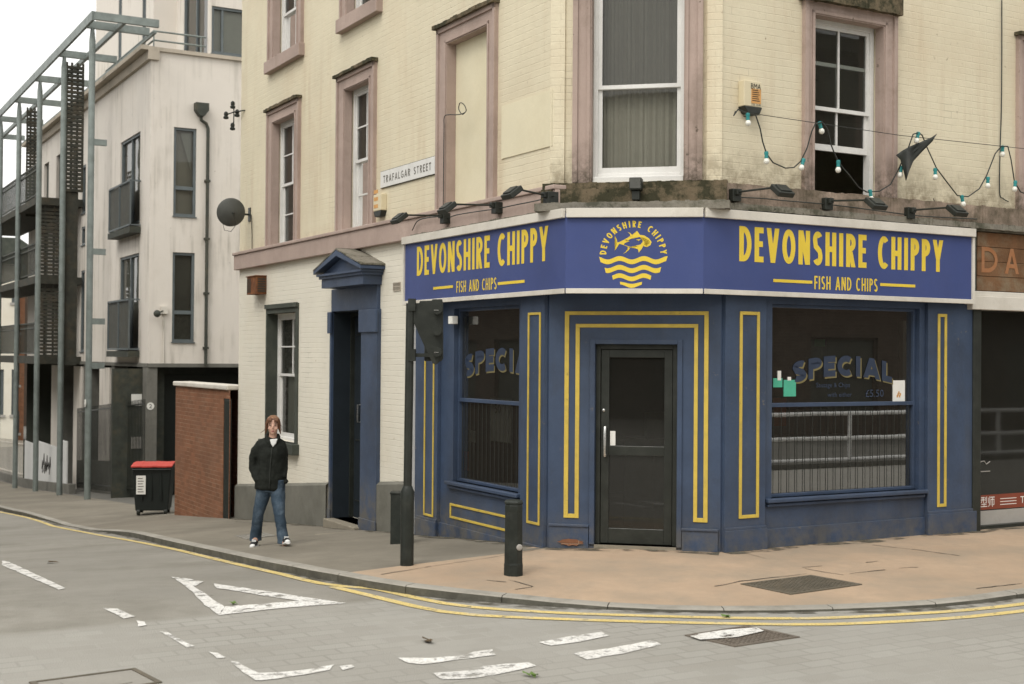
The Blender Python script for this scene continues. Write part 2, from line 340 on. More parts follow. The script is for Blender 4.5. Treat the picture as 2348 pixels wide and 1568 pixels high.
def write(mb, text, w, h, t, y=0.0, gap=None, warp=lambda a, b: (a, b), space=.55, wid=None):
    """fills width w with the text"""
    ws = [space if c == ' ' else WID[c]*(wid or {}).get(c, 1) for c in text]; gap = t*.55 if gap is None else gap
    k = (w-gap*(len(text)-1)-0)/sum(ws); x = 0
    for n_, (c, cw) in enumerate(zip(text, ws)):
        gw = cw*k if c != 'I' else max(t, cw*k)
        for j, g in enumerate(glyph(c, gw, h, t)):
            yy = y-.0005*j
            if g[0] == 'r': 
                pts = [(x+p[0], p[1]) for p in g[1]]
                if len(pts) == 2:
                    (xa, ya), (xb, yb) = pts; pts = [(xa+(xb-xa)*i/4, ya+(yb-ya)*i/4) for i in range(5)]
                ribbon(mb, pts, t, g[2], yy, warp)
            else:
                (x0, y0), (x1, y1) = g[1], g[2]; l = math.hypot(x1-x0, y1-y0); hx = t/2*l/abs(y1-y0)
                for i in range(4):
                    a0, a1 = i/4, (i+1)/4; q = [(x+x0+(x1-x0)*a0, y0+(y1-y0)*a0), (x+x0+(x1-x0)*a1, y0+(y1-y0)*a1)]
                    P = [warp(q[0][0]-hx, q[0][1]), warp(q[0][0]+hx, q[0][1]), warp(q[1][0]+hx, q[1][1]), warp(q[1][0]-hx, q[1][1])]
                    mb.quad(*[(a_, yy, b_) for a_, b_ in P])
        x += gw+gap
    return mb
def fonttext(s, size, w=None):                         # small print with the built-in face, as mesh (x, z) faces
    cu = bpy.data.curves.new('txt', 'FONT'); cu.body = s; cu.size = size; cu.resolution_u = 2
    o = bpy.data.objects.new('txt', cu); scn.collection.objects.link(o)
    dg = bpy.context.evaluated_depsgraph_get(); me = o.evaluated_get(dg).to_mesh()
    v = [tuple(p.co) for p in me.vertices]; f = [tuple(p.vertices) for p in me.polygons]
    o.evaluated_get(dg).to_mesh_clear(); bpy.data.objects.remove(o); bpy.data.curves.remove(cu)
    if not v: return [], []
    x0 = min(p[0] for p in v); x1 = max(p[0] for p in v); k = (w/(x1-x0)) if w else 1
    return [((p[0]-x0)*k, p[1]) for p in v], f
def addtext(mb, s, x, z, y, size, w=None):
    v, f = fonttext(s, size, w); b = len(mb.v)
    mb.v += [(x+a, y, z+c) for a, c in v]; mb.f += [tuple(b+i for i in q) for q in f]
    return mb
def wallskin(mb, x0, x1, z0, z1, holes, depth=.2, y=0.0):
    xs = sorted({x0, x1, *[h[0] for h in holes], *[h[1] for h in holes]}); zs = sorted({z0, z1, *[h[2] for h in holes], *[h[3] for h in holes]})
    xs = [x for x in xs if x0 <= x <= x1]; zs = [z for z in zs if z0 <= z <= z1]
    for a, b in zip(xs, xs[1:]):
        for c, d in zip(zs, zs[1:]):
            mx_, mz = (a+b)/2, (c+d)/2
            if any(h[0] < mx_ < h[1] and h[2] < mz < h[3] for h in holes): continue
            mb.quad((a, y, c), (b, y, c), (b, y, d), (a, y, d))
    for h in holes:
        a, b, c, d = h[:4]; e = y+(h[4] if len(h) > 4 else depth)
        mb.quad((a, y, c), (a, e, c), (a, e, d), (a, y, d)); mb.quad((b, y, c), (b, y, d), (b, e, d), (b, e, c))
        mb.quad((a, y, d), (a, e, d), (b, e, d), (b, y, d)); mb.quad((a, y, c), (b, y, c), (b, e, c), (a, e, c))
    return mb
def rpx(F, xl, xr, yt, yb, xref=None, d=0):
    xref = xl if xref is None else xref
    x0 = F.px(xl, (yt+yb)/2, d)[0]; x1 = F.px(xr, (yt+yb)/2, d)[0]
    return x0, x1, F.px(xref, yb, d)[1], F.px(xref, yt, d)[1]
# ------------------------------------------------------------------ ground
def LP(u, v): p = A + DL*u + FL.y*v; return p             # u down the side street, v into the building side
road = MB(); us = [t[0] for t in TAB]
for a, b in zip(us, us[1:]):
    for va, vb in ((-300, -40), (-40, 40), (40, 300)):
        road.quad(*[(LP(u, v).x, LP(u, v).y, drop(u)) for u, v in ((a, va), (b, va), (b, vb), (a, vb))])
def roadmat():
    m = mat('worn_asphalt', (.265, .25, .218), .85, .2, .35, .9, 70, stain=((.18, .168, .14), 1.0, .6), streak=((.20, .19, .165), .35), spec=.2, specks=(.12, .11, .09))
    nt = m.node_tree; L = nt.links.new; b = nt.nodes['Principled BSDF']; old = b.inputs['Base Color'].links[0].from_socket
    tc = _n(nt, 'ShaderNodeTexCoord'); mp = _n(nt, 'ShaderNodeMapping'); mp.inputs['Rotation'].default_value = (0, 0, -math.atan2(FR.x.y, FR.x.x)); L(tc.outputs['Object'], mp.inputs[0])
    bt = _n(nt, 'ShaderNodeTexBrick'); bt.inputs['Scale'].default_value = 1; bt.inputs['Brick Width'].default_value = .30; bt.inputs['Row Height'].default_value = .16
    bt.inputs['Color1'].default_value = (0, 0, 0, 1); bt.inputs['Color2'].default_value = (1, 1, 1, 1); bt.inputs['Mortar Size'].default_value = .018; bt.inputs['Mortar Smooth'].default_value = .8; L(mp.outputs[0], bt.inputs['Vector'])
    ns = _n(nt, 'ShaderNodeTexNoise'); ns.inputs['Scale'].default_value = .55; ns.inputs['Detail'].default_value = 4; L(tc.outputs['Object'], ns.inputs['Vector'])
    mr = _n(nt, 'ShaderNodeMapRange'); mr.inputs[1].default_value = .35; mr.inputs[2].default_value = .58; L(ns.outputs[0], mr.inputs[0])
    # setts cover the raised table at the mouth of the side street
    dt = _n(nt, 'ShaderNodeVectorMath', operation='DOT_PRODUCT'); dt.inputs[1].default_value = tuple(DL); L(tc.outputs['Object'], dt.inputs[0])
    g = _n(nt, 'ShaderNodeMapRange'); g.inputs[1].default_value = A.dot(DL)-1.45; g.inputs[2].default_value = A.dot(DL)-1.6; L(dt.outputs['Value'], g.inputs[0])
    def mul(a, k):
        x = _n(nt, 'ShaderNodeMath', operation='MULTIPLY'); L(a, x.inputs[0])
        if isinstance(k, float): x.inputs[1].default_value = k
        else: L(k, x.inputs[1])
        return x.outputs[0]
    f = mul(mul(bt.outputs['Fac'], mr.outputs[0]), g.outputs[0])
    mx = _n(nt, 'ShaderNodeMix', data_type='RGBA'); L(mul(g.outputs[0], .55), mx.inputs[0]); L(old, mx.inputs[6]); mx.inputs[7].default_value = (.37, .36, .33, 1)
    m2 = _n(nt, 'ShaderNodeMix', data_type='RGBA'); L(mul(f, .42), m2.inputs[0]); L(mx.outputs[2], m2.inputs[6]); m2.inputs[7].default_value = (.15, .14, .12, 1)
    m3 = _n(nt, 'ShaderNodeMix', data_type='RGBA'); L(mul(mul(bt.outputs['Color'], g.outputs[0]), .42), m3.inputs[0]); L(m2.outputs[2], m3.inputs[6]); m3.inputs[7].default_value = (.24, .225, .195, 1)
    L(m3.outputs[2], b.inputs['Base Color'])
    return m
tag(road.build('road', roadmat(), fix=False), kind='structure')

KP = [(5,1171),(50,1181),(80,1188),(150,1205),(210,1216),(300,1231),(400,1255),(500,1278),(600,1301),(700,1322),(800,1341),(900,1359),(1000,1371),(1100,1379),(1201,1386),(1300,1393),(1420,1399),(1579,1404),(1791,1404),(2004,1398),(2190,1389),(2344,1371)]
KH = [.085,.085,.07,.02,.02,.085,.085,.085,.085,.085,.085,.085,.08,.07,.055,.045,.035,.03,.03,.03,.04,.05]
kp = [gp(x, y) for x, y in KP]
def lerpl(pts, hs, step):
    """Catmull-Rom through the points, evenly spaced"""
    P = [pts[0]*2-pts[1]]+pts+[pts[-1]*2-pts[-2]]; fine = []
    for i in range(1, len(P)-2):
        for k in range(20):
            t = k/20; a, b, c, d = P[i-1], P[i], P[i+1], P[i+2]
            q = ((b*2)+(c-a)*t+(a*2-b*5+c*4-d)*t*t+(b*3-a-c*3+d)*t**3)/2
            fine.append((q, hs[i-1]+(hs[i]-hs[i-1])*t))
    fine.append((pts[-1], hs[-1])); out = [fine[0]]; acc = 0
    for (p, h), (q, g) in zip(fine, fine[1:]):
        acc += (q-p).length
        if acc >= step: out.append((q, g)); acc = 0
    return out
pre = [kp[0]+DL*x for x in (60, 30, 12)]; post = [kp[-1]+FR.x*x for x in (2, 8, 40)]
pts = pre+kp+post; hs = [.085]*3+KH+[.06, .08, .08]
for p in pts: p.z = 0
KS = lerpl(pts, hs, .46)
def nrm_at(i):
    a = KS[max(i-1, 0)][0]; b = KS[min(i+1, len(KS)-1)][0]; d = (b-a).normalized(); return Vector((-d.y, d.x, 0))
kerb = MB(); inner = []
for i, (p, h) in enumerate(KS):
    n = nrm_at(i); q = p+n*.14; inner.append((q, h))
for i in range(0, len(KS)-2, 2):
    a, b = i, i+2
    seg = []
    for k, sgn in ((a, 1), (b, -1)):
        p, h = KS[k]; q = inner[k][0]; d = (KS[min(k+1, len(KS)-1)][0]-KS[max(k-1, 0)][0]).normalized()*.004*sgn
        seg.append((p+d, q+d, h))
    mid = KS[i+1]; mq = inner[i+1][0]
    rows = [seg[0], (mid[0], mq, mid[1]), seg[1]]; b0 = len(kerb.v)
    for p, q, h in rows:
        g = G(p.x, p.y); e = Vector((q-p)).normalized()*.015
        kerb.v += [(p.x, p.y, g-.1), (p.x, p.y, g+h-.012), (p.x+e.x, p.y+e.y, g+h), (q.x, q.y, G(q.x, q.y)+h+.002), (q.x, q.y, g-.1)]
    for r in range(2):
        for c in range(4): kerb.f.append((b0+r*5+c, b0+(r+1)*5+c, b0+(r+1)*5+c+1, b0+r*5+c+1))
    kerb.f.append(tuple(b0+c for c in range(5))); kerb.f.append(tuple(b0+10+c for c in range(4, -1, -1)))
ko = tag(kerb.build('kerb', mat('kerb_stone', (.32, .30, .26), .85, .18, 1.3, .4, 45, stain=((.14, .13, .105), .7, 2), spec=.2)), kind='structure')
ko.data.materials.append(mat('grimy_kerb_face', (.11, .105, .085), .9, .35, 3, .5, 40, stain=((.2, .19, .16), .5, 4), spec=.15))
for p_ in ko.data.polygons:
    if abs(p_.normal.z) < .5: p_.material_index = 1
def Q(p):                                              # building line opposite a kerb point
    s = (p-A).dot(DL); r = (p-B).dot(FR.x)
    if s > 0: return A+DL*s+FL.y*.3
    if r > 0: return B+FR.x*r+FR.y*.3
    t = min(1, max(0, (p-A).dot(FC.x)/CW)); return A+FC.x*CW*t+FC.y*.5
split = min(range(len(KS)), key=lambda i: (inner[i][0]-gp(872, 1330)).length)
pav = [MB(), MB()]; allpav = MB(); NJ = 10
for i in range(len(KS)-1):
    mb = pav[0] if i < split else pav[1]
    for j in range(NJ):
        q4 = []
        for (ii, jj) in ((i, j), (i+1, j), (i+1, j+1), (i, j+1)):
            p, h = inner[ii]; q = Q(p) if ii != split else A+FL.y*.3; t = jj/NJ; v = p.lerp(q, t); z = G(v.x, v.y)+h+(PV-h)*min(1, t*1.2); q4.append((v.x, v.y, z))
        mb.quad(*q4); allpav.quad(*q4)
tag(pav[0].build('asphalt_pavement', mat('pavement_asphalt', (.20, .18, .145), .9, .2, .6, .5, 80, stain=((.27, .245, .20), .6, .7), spec=.15), fix=False), kind='structure')
tag(pav[1].build('paved_corner', mat('buff_paving', (.405, .30, .21), .85, .15, .7, .5, 70, stain=((.27, .225, .17), .9, .9, .44, .7), streak=((.24, .21, .17), .3), spec=.2), fix=False), kind='structure')
from mathutils.bvhtree import BVHTree
BV = BVHTree.FromPolygons([Vector(v) for v in allpav.v], allpav.f)
def pg(px, py):
    h = BV.ray_cast(Vector((0, 0, EYE)), ray(px, py)); return h[0] if h[0] else gp(px, py, PV)
def pz(x, y):
    h = BV.ray_cast(Vector((x, y, 5)), Vector((0, 0, -1))); return h[0].z if h[0] else G(x, y)+PV
# yard behind the street line, under the flats
yard = MB()
for a, b in zip(us[3:], us[4:]):
    a = max(a, 10.85)
    if b <= a: continue
    yard.quad(*[(LP(u, v).x, LP(u, v).y, drop(u)+PV-.006) for u, v in ((a, .1), (b, .1), (b, 30), (a, 30))])
tag(yard.build('yard_ground', mat('yard_concrete', (.12, .115, .10), .9, .2, 1, .3, 50), fix=False), kind='structure')

# painted markings ---------------------------------------------------
def paintmat(name, col, wear):
    m = mat(name, col, .75, .15, 2, .5, 60, stain=((.38, .36, .32), .7, 4), spec=.15); nt = m.node_tree; L = nt.links.new; b = nt.nodes['Principled BSDF']; old = b.inputs['Base Color'].links[0].from_socket
    tc = _n(nt, 'ShaderNodeTexCoord'); ns = _n(nt, 'ShaderNodeTexNoise'); ns.inputs['Scale'].default_value = 7; ns.inputs['Detail'].default_value = 7; ns.inputs['Roughness'].default_value = .7; L(tc.outputs['Object'], ns.inputs['Vector'])
    mr = _n(nt, 'ShaderNodeMapRange'); mr.inputs[1].default_value = .62-wear; mr.inputs[2].default_value = .70-wear*.6; L(ns.outputs[0], mr.inputs[0])
    n3 = _n(nt, 'ShaderNodeTexNoise'); n3.inputs['Scale'].default_value = 45; L(tc.outputs['Object'], n3.inputs['Vector']); r3 = _n(nt, 'ShaderNodeMapRange'); r3.inputs[1].default_value = .5; r3.inputs[2].default_value = .68; r3.inputs[4].default_value = .3; L(n3.outputs[0], r3.inputs[0])
    mm = _n(nt, 'ShaderNodeMath', operation='MAXIMUM'); L(mr.outputs[0], mm.inputs[0]); L(r3.outputs[0], mm.inputs[1]); iv = _n(nt, 'ShaderNodeMath', operation='SUBTRACT'); iv.inputs[0].default_value = 1; L(mm.outputs[0], iv.inputs[1]); L(iv.outputs[0], b.inputs['Alpha'])
    return m
def drape(mb, D, off, step=.14):
    """a painted patch that follows the road"""
    P = [gp(x, y) for x, y in D]; bm = bmesh.new(); f = bm.faces.new([bm.verts.new((p.x, p.y, 0)) for p in P]); bmesh.ops.triangulate(bm, faces=[f])
    for _ in range(5):
        e = [e for e in bm.edges if e.calc_length() > step]
        if not e: break
        bmesh.ops.subdivide_edges(bm, edges=e, cuts=1); bmesh.ops.triangulate(bm, faces=bm.faces[:])
    bm.verts.index_update(); b = len(mb.v); rj = random.Random(5)
    for v in bm.verts: v.co.x += rj.uniform(-.006, .006); v.co.y += rj.uniform(-.006, .006)
    mb.v += [(v.co.x, v.co.y, G(v.co.x, v.co.y)+off) for v in bm.verts]; mb.f += [tuple(b+v.index for v in f.verts) for f in bm.faces]; bm.free()
wm = MB()
marks = [[(5,1286),(22,1289.7),(149,1349.6),(135,1353.6),(5,1297)], [(235,1395.6),(268,1397),(310,1414.6),(285,1419.6)], [(312,1424),(330,1427),(335,1435),(318,1438)],
 [(365,1449),(385,1452),(445,1483),(430,1486)], [(477,1496),(498,1499),(516,1509),(500,1511)], [(528,1517),(545,1520),(592,1545),(640,1543),(700,1537),(765,1525),(757,1537),(700,1548),(640,1557),(600,1562),(585,1561),(555,1542)], [(778,1529),(805,1526),(812,1531),(788,1538)],
 [(912,1510),(935,1522),(968,1525),(1035,1516),(1135,1503),(1128,1490),(1085,1496),(1060,1505),(990,1510)], [(993,1545),(1012,1560),(1090,1556),(1150,1546),(1228,1528),(1210,1520),(1110,1528),(1090,1538)],
 [(1235,1474),(1262,1482),(1330,1473),(1398,1459),(1378,1450),(1320,1458)], [(1312,1499),(1345,1514),(1430,1500),(1518,1479),(1495,1470),(1400,1487)]]
for pl in marks: drape(wm, pl, .006)
tag(wm.build('white_dash_markings', paintmat('worn_white_road_paint', (.70, .685, .65), .11), fix=False), kind='structure')
tri = MB()
for pl in ([(392.5,1323.6),(425,1327),(466,1334.6),(450,1344),(440,1344),(478,1368),(515,1392),(502,1412),(470,1388)], [(502,1412),(515,1392),(615,1384.6),(690,1378),(793,1384),(700,1391),(600,1400)], [(490,1339),(560,1349),(640,1361),(720,1373),(793,1384),(690,1379),(600,1366),(498,1350)]): drape(tri, pl, .006)
tag(tri.build('give_way_triangle_marking', paintmat('worn_triangle_paint', (.70, .685, .65), .10), fix=False), kind='structure')
ym = MB()
def stripe(mb, D, w_):
    P = [q for q, _ in lerpl([gp(x, y) for x, y in D], [0]*len(D), .3)]
    for i in range(len(P)-1):
        def off(k):
            d = (P[min(k+1, len(P)-1)]-P[max(k-1, 0)]).normalized(); n = Vector((-d.y, d.x, 0))*w_/2; a, b = P[k]+n, P[k]-n
            return (a.x, a.y, G(a.x, a.y)+.006), (b.x, b.y, G(b.x, b.y)+.006)
        a, b = off(i); c, d = off(i+1); mb.quad(a, b, d, c)
LY = [(-40,1166),(5,1175),(80,1192),(200,1222),(300,1240),(400,1260),(500,1284),(600,1307),(700,1331),(770,1344)]
stripe(ym, LY+[(850,1349),(950,1371),(1050,1389),(1174,1400),(1300,1407),(1420,1411),(1632,1417),(1850,1419),(2004,1413),(2190,1402),(2344,1386),(2500,1362)], .095)
stripe(ym, [(762,1346),(875,1373),(960,1393),(1050,1408),(1174,1416),(1300,1421),(1420,1425),(1632,1430),(1860,1433),(2020,1428),(2190,1418),(2344,1402),(2520,1380)], .095)
tag(ym.build('double_yellow_lines', paintmat('worn_yellow_road_paint', (.64, .50, .20), .04), fix=False), kind='structure')

ck = MB()
for D in ([(1840,1301),(1885,1298)], [(1950,1316),(1990,1311),(2030,1307)], [(1985,1290),(2012,1287)], [(2062,1303),(2105,1301)], [(1845,1304),(1890,1312),(1935,1319)], [(1115,1331),(1160,1335)], [(1165,1330),(1190,1336),(1222,1345)], [(1180,1352),(1222,1346)],
          [(872,1318),(990,1299),(1100,1283),(1155,1274),(1225,1262)], [(1640,1345),(1700,1333),(1850,1316)], [(2240,1350),(2344,1338)], [(2000,1250),(2110,1262),(2200,1275)], [(450,1200),(540,1196),(610,1205)]):
    P = [pg(x, y) for x, y in D]; S_ = []
    for a, b in zip(P, P[1:]): n = max(2, int((b-a).length/.08)); S_ += [a.lerp(b, i/n)+Vector((random.uniform(-1, 1), random.uniform(-1, 1), 0))*.008 for i in range(n)]
    S_.append(P[-1])
    for i in range(len(S_)-1):
        d = (S_[i+1]-S_[i]).normalized(); n_ = Vector((-d.y, d.x, 0))*random.uniform(.003, .009); q = [S_[i]-n_, S_[i]+n_, S_[i+1]+n_, S_[i+1]-n_]; ck.quad(*[(v.x, v.y, pz(v.x, v.y)+.005) for v in q])
tag(ck.build('paving_cracks', mat('dark_crack_fill', (.07, .06, .045), .9, .4, 9), fix=False), kind='structure')
gd = MB()
def dirt_shade_mat():
    m = mat('gutter_grime_foot_shade', (.10, .092, .072), .9, .4, 5, .5, 60, spec=.1); nt = m.node_tree; L = nt.links.new; b = nt.nodes['Principled BSDF']
    tc = _n(nt, 'ShaderNodeTexCoord'); ns = _n(nt, 'ShaderNodeTexNoise'); ns.inputs['Scale'].default_value = 5; ns.inputs['Detail'].default_value = 8; L(tc.outputs['Object'], ns.inputs['Vector'])
    mr = _n(nt, 'ShaderNodeMapRange'); mr.inputs[1].default_value = .42; mr.inputs[2].default_value = .62; L(ns.outputs[0], mr.inputs[0]); mr.inputs[4].default_value = .85; L(mr.outputs[0], b.inputs['Alpha']); return m
for i in range(1, len(KS)-1):
    a, b = KS[i][0], KS[i+1][0]; na, nb = nrm_at(i), nrm_at(i+1); wa_, wb_ = .10+.05*math.sin(i*.9), .10+.05*math.sin((i+1)*.9)
    gd.quad(*[(v.x, v.y, G(v.x, v.y)+.004) for v in (a, b, b-nb*wb_, a-na*wa_)])
tag(gd.build('gutter_dirt', dirt_shade_mat(), fix=False), kind='structure')
fd = MB()  # grimy strip along the wall foot, its dark colour standing in for contact shade
for F, a, b in ((FL, -10.8, 0), (FC, 0, CW), (FR, 0, 9)):
    n = int((b-a)/.25)
    for i in range(n):
        x0, x1 = a+(b-a)*i/n, a+(b-a)*(i+1)/n; q = [F.pt(x0, -.02), F.pt(x1, -.02), F.pt(x1, -.19-.05*math.sin(i+1.)), F.pt(x0, -.19-.05*math.sin(i))]; fd.quad(*[(v.x, v.y, pz(v.x, v.y)+.004) for v in q])
tag(fd.build('wall_foot_dirt_shade', dirt_shade_mat(), fix=False), kind='structure')

def cover(name, D, at, label, rib, m, hh=.004):
    P = [at(x, y) for x, y in D]; c = sum(P, Vector())/4
    t = thing(name, c, label, 'manhole cover'); fr = MB(); pl = MB(); ax = (P[1]-P[0]); ay = (P[3]-P[0])
    f = lambda a, b, z: tuple(P[0]*(1-a)*(1-b)+P[1]*a*(1-b)+P[2]*a*b+P[3]*(1-a)*b+Vector((0, 0, z)))
    e = .05
    for a0, a1, b0, b1 in ((0, 1, 0, e), (0, 1, 1-e, 1), (0, e, e, 1-e), (1-e, 1, e, 1-e)):
        b = len(fr.v); fr.v += [f(a, b_, z) for z in (-.01, hh+.006) for a, b_ in ((a0, b0), (a1, b0), (a1, b1), (a0, b1))]
        for q in ((4, 5, 6, 7), (0, 1, 5, 4), (1, 2, 6, 5), (2, 3, 7, 6), (3, 0, 4, 7)): fr.f.append(tuple(b+i for i in q))
    pl.quad(f(e, e, hh), f(1-e, e, hh), f(1-e, 1-e, hh), f(e, 1-e, hh))
    for i in range(rib):
        for j in range(rib):
            a0 = e+(1-2*e)*(i+.2)/rib; a1 = a0+(1-2*e)*.6/rib; b0 = e+(1-2*e)*(j+.2)/rib; b1 = b0+(1-2*e)*.6/rib
            b = len(pl.v); pl.v += [f(a, b_, z) for z in (hh, hh+.005) for a, b_ in ((a0, b0), (a1, b0), (a1, b1), (a0, b1))]
            for q in ((4, 5, 6, 7), (0, 1, 5, 4), (1, 2, 6, 5), (2, 3, 7, 6), (3, 0, 4, 7)): pl.f.append(tuple(b+k for k in q))
    fr.build('cover_frame', m[0], t); pl.build('cover_plate', m[1], t)
    return t
cast = mat('weathered_cast_iron', (.115, .10, .075), .75, .25, 5, .3, 40, stain=((.2, .16, .11), .4, 3), spec=.3)
cast2 = mat('brown_road_iron', (.15, .125, .10), .75, .25, 5, .3, 40, stain=((.2, .18, .15), .5, 3), spec=.3)
cpl = mat('concrete_filled_cover', (.27, .255, .225), .85, .12, 2, .3, 60, spec=.2)
cover('manhole_cover', [(1698,1340),(1860,1320),(1977,1341),(1813,1364)], pg, 'dark grey diamond manhole cover set in the orange paving before the right shop window', 14, (cast, cast))
cc = cover('manhole_cover', [(1570,1458),(1712,1436),(1834,1462),(1685,1484)], gp, 'brown manhole cover in the road crossed by a white painted dash', 12, (cast2, cast2))
mk = MB(); mk.quad(*[tuple(gp(x, y, .016)) for x, y in ((1582,1458),(1606,1466),(1690,1460),(1752,1446),(1735,1438),(1660,1444),(1605,1452))]); mk.build('painted_dash', paintmat('dash_paint', (.70, .685, .65), .08), cc, fix=False)
cover('manhole_cover', [(66,1566),(310,1534),(372,1566),(130,1606)], gp, 'large pale concrete filled cover at the near edge of the road', 1, (cast, cpl))
cover('inspection_cover', [(540,1229),(606,1222),(632,1229),(566,1237)], pg, 'small worn cover in the grey pavement behind the walking person', 3, (cpl, cpl))

# ------------------------------------------------------------------ corner building
TOP = 9.3
xE = FL.px(547, 850)[0]                                # far end of the side-street facade
CBL = thing('corner_building', (A.x, A.y, 0), 'cream painted brick corner building with a navy fish shop at street level', 'building')
def part(mb, name, m, F, parent=None, **k): return mb.build(name, m, parent or CBL, F, **k)
CRS0, CRS1 = 3.66, 3.92                                # string course
def surround(F, x0, x1, z0, z1, ox0, ox1, oz1, parent, m='mauve', cap=True, sill=None, rev=.118):
    s = MB()
    for a, b, c, d in ((ox0, x0, z0, oz1), (x1, ox1, z0, oz1), (x0, x1, z1, oz1)):
        s.box(a, b, -.035, .10, c, d)
    for a, b, c, d in ((x0-.001, x0+.012, z0, z1), (x1-.012, x1+.001, z0, z1), (x0+.012, x1-.012, z1-.012, z1+.001)): s.box(a, b, -.034, rev, c, d)
    w_ = .05
    for a, b, c, d in ((ox0-.004, ox0+w_, z0, oz1), (ox1-w_, ox1+.004, z0, oz1), (ox0-.004, ox1+.004, oz1-w_, oz1+.004)): s.box(a, b, -.06, -.0355, c, d)
    for a, b, c, d in ((x0-.035, x0-.002, z0, z1+.033), (x1+.002, x1+.035, z0, z1+.033), (x0-.035, x1+.035, z1+.002, z1+.035)): s.box(a, b, -.048, -.0355, c, d)
    o = s.build('surround', m, parent, F)
    if cap:
        c = MB(); n = 16
        for i in range(n):
            a = ox0-.03+(ox1-ox0+.06)*i/n; b = ox0-.03+(ox1-ox0+.06)*(i+1)/n
            c.box(a, b, -.10-random.uniform(0, .015), .05, oz1+.004, oz1+.045+random.uniform(0, .012))
        c.build('head_ledge', 'mossy', parent, F)
    if sill:
        MB().box(ox0-.04, ox1+.04, -.10, .12, sill, z0).build('sill', m, parent, F, bev=.008)
    return o
def sash(F, x0, x1, z0, z1, e, nx, nz, zm=None, parent=None, lower=(1, 1), curtain=None, fw=.06, open_=0, label=None, wf='wframe', glass='glass'):
    """sash window in an opening; the outer frame is the window mesh"""
    f = MB(); zm = zm if zm is not None else (z0+z1)/2
    for a, b, c, d in ((x0, x0+fw, z0, z1), (x1-fw, x1, z0, z1), (x0+fw, x1-fw, z1-fw, z1), (x0+fw, x1-fw, z0, z0+fw*.8)): f.box(a, b, e-.008, e+.10, c, d)
    wnd = f.build('window', wf, parent or CBL, F, bev=.004)
    if label: wnd['label'] = label
    a, b = x0+fw, x1-fw
    for nm, (c, d, y, (kx, kz)) in (('upper_sash', (zm-.02, z1-fw, e+.012, (nx, nz))), ('lower_sash', (z0+fw*.8+open_, zm+.02+open_, e+.040, lower))):
        s = MB(); r = .042; br = .07
        s.box(a, a+r, y, y+.035, c, d).box(b-r, b, y, y+.035, c, d).box(a+r, b-r, y, y+.035, d-r, d).box(a+r, b-r, y, y+.035, c, c+(br if nm[0] == 'l' else r))
        for i in range(1, kx): xx = a+(b-a)*i/kx; s.box(xx-.011, xx+.011, y+.002, y+.03, c+r, d-r)
        for i in range(1, kz): zz = c+(d-c)*i/kz; s.box(a+r, b-r, y+.004, y+.028, zz-.011, zz+.011)
        so_ = s.build(nm, wf, wnd, F)
        MB().quad((a+.02, y+.02, c+.02), (b-.02, y+.02, c+.02), (b-.02, y+.02, d-.02), (a+.02, y+.02, d-.02)).build('pane', glass, wnd, F)
    if curtain:
        c = MB(); n = 40; m_, cx0, cx1, cz0, cz1 = curtain
        for i in range(n):
            u0, u1 = i/n, (i+1)/n; ya = e+.16+.015*math.sin(u0*70); yb = e+.16+.015*math.sin(u1*70)
            c.quad((cx0+(cx1-cx0)*u0, ya, cz0), (cx0+(cx1-cx0)*u1, yb, cz0), (cx0+(cx1-cx0)*u1, yb, cz1), (cx0+(cx1-cx0)*u0, ya, cz1))
        c.build('curtain', m_, wnd, F, smooth=True)
    return wnd
Lh, Lw = [], []
def Lwin(xl, xr, yt, ol, orr, oyt, z0, zt=None, e=.15):
    x0 = FL.px(xl, yt)[0]; x1 = FL.px(xr, yt)[0]; z1 = zt or FL.px(xl, yt)[1]
    return x0, x1, z0, z1, FL.px(ol, oyt)[0], FL.px(orr, oyt)[0], z1+.20
w1 = Lwin(629, 680.5, 283, 618, 691, 267, CRS1); w2 = Lwin(794.5, 852, 207, 779, 865, 186, CRS1); w3 = Lwin(1029.5, 1124, 97, 1010, 1143, 70, CRS1)
s2 = FL.px(630, 138)[1]                                 # second-floor sill top
w4 = Lwin(631, 685, 60, 620, 697, 60, s2, TOP-.5); w5 = Lwin(799, 862, 20, 786, 875, 10, s2, TOP-.5)
zt = (w1[3]+w2[3]+w3[3])/3
w1, w2, w3 = [(*w[:3], zt, *w[4:6], zt+.2) for w in (w1, w2, w3)]
holes = [(*w[:4], .17) for w in (w1, w2)]+[(*w3[:4], .10)]+[(*w[:4], .17) for w in (w4, w5)]
part(wallskin(MB(), xE, 0, CRS1-.1, TOP, holes), 'upper_wall', 'yellowc', FL, fix=False)
part(MB().box(w3[0], w3[1], .098, .14, w3[2], w3[3]), 'blocked_window_panel', 'patch', FL)
for i, w in enumerate((w1, w2)):
    nm = sash(FL, w[0]+.01, w[1]-.01, w[2], w[3], .115, 2, 2, parent=CBL, lower=(2, 2))
    surround(FL, *w[:4], *w[4:], nm, m='mauvec', rev=.083)
for w in (w4, w5):
    nm = sash(FL, w[0]+.01, w[1]-.01, w[2], w[3], .115, 2, 2, zm=w[2]+.75, parent=CBL, lower=(2, 1))
    surround(FL, *w[:4], *w[4:], nm, sill=w[2]-.2, cap=False, m='mauvec', rev=.083)
sr = MB().box(w3[0], w3[1], 0, 0, 0, 0)
surround(FL, *w3[:4], *w3[4:], CBL, rev=.096, m='mauvec')
# flush render patch
x0, x1, z0, z1 = rpx(FL, 1152, 1267.5, 205, 334, 1267.5)
part(MB().box(x0, x1, -.012, .01, z0, z1), 'render_patch', 'patch', FL)
# string course, side street
cr = MB().box(xE-.06, FL.px(1290, 440)[0], -.09, .05, CRS0, CRS1); cr.box(xE-.08, FL.px(1290, 440)[0], -.115, .05, CRS1, CRS1+.05)
part(cr, 'string_course', 'mauvec', FL, bev=.01)
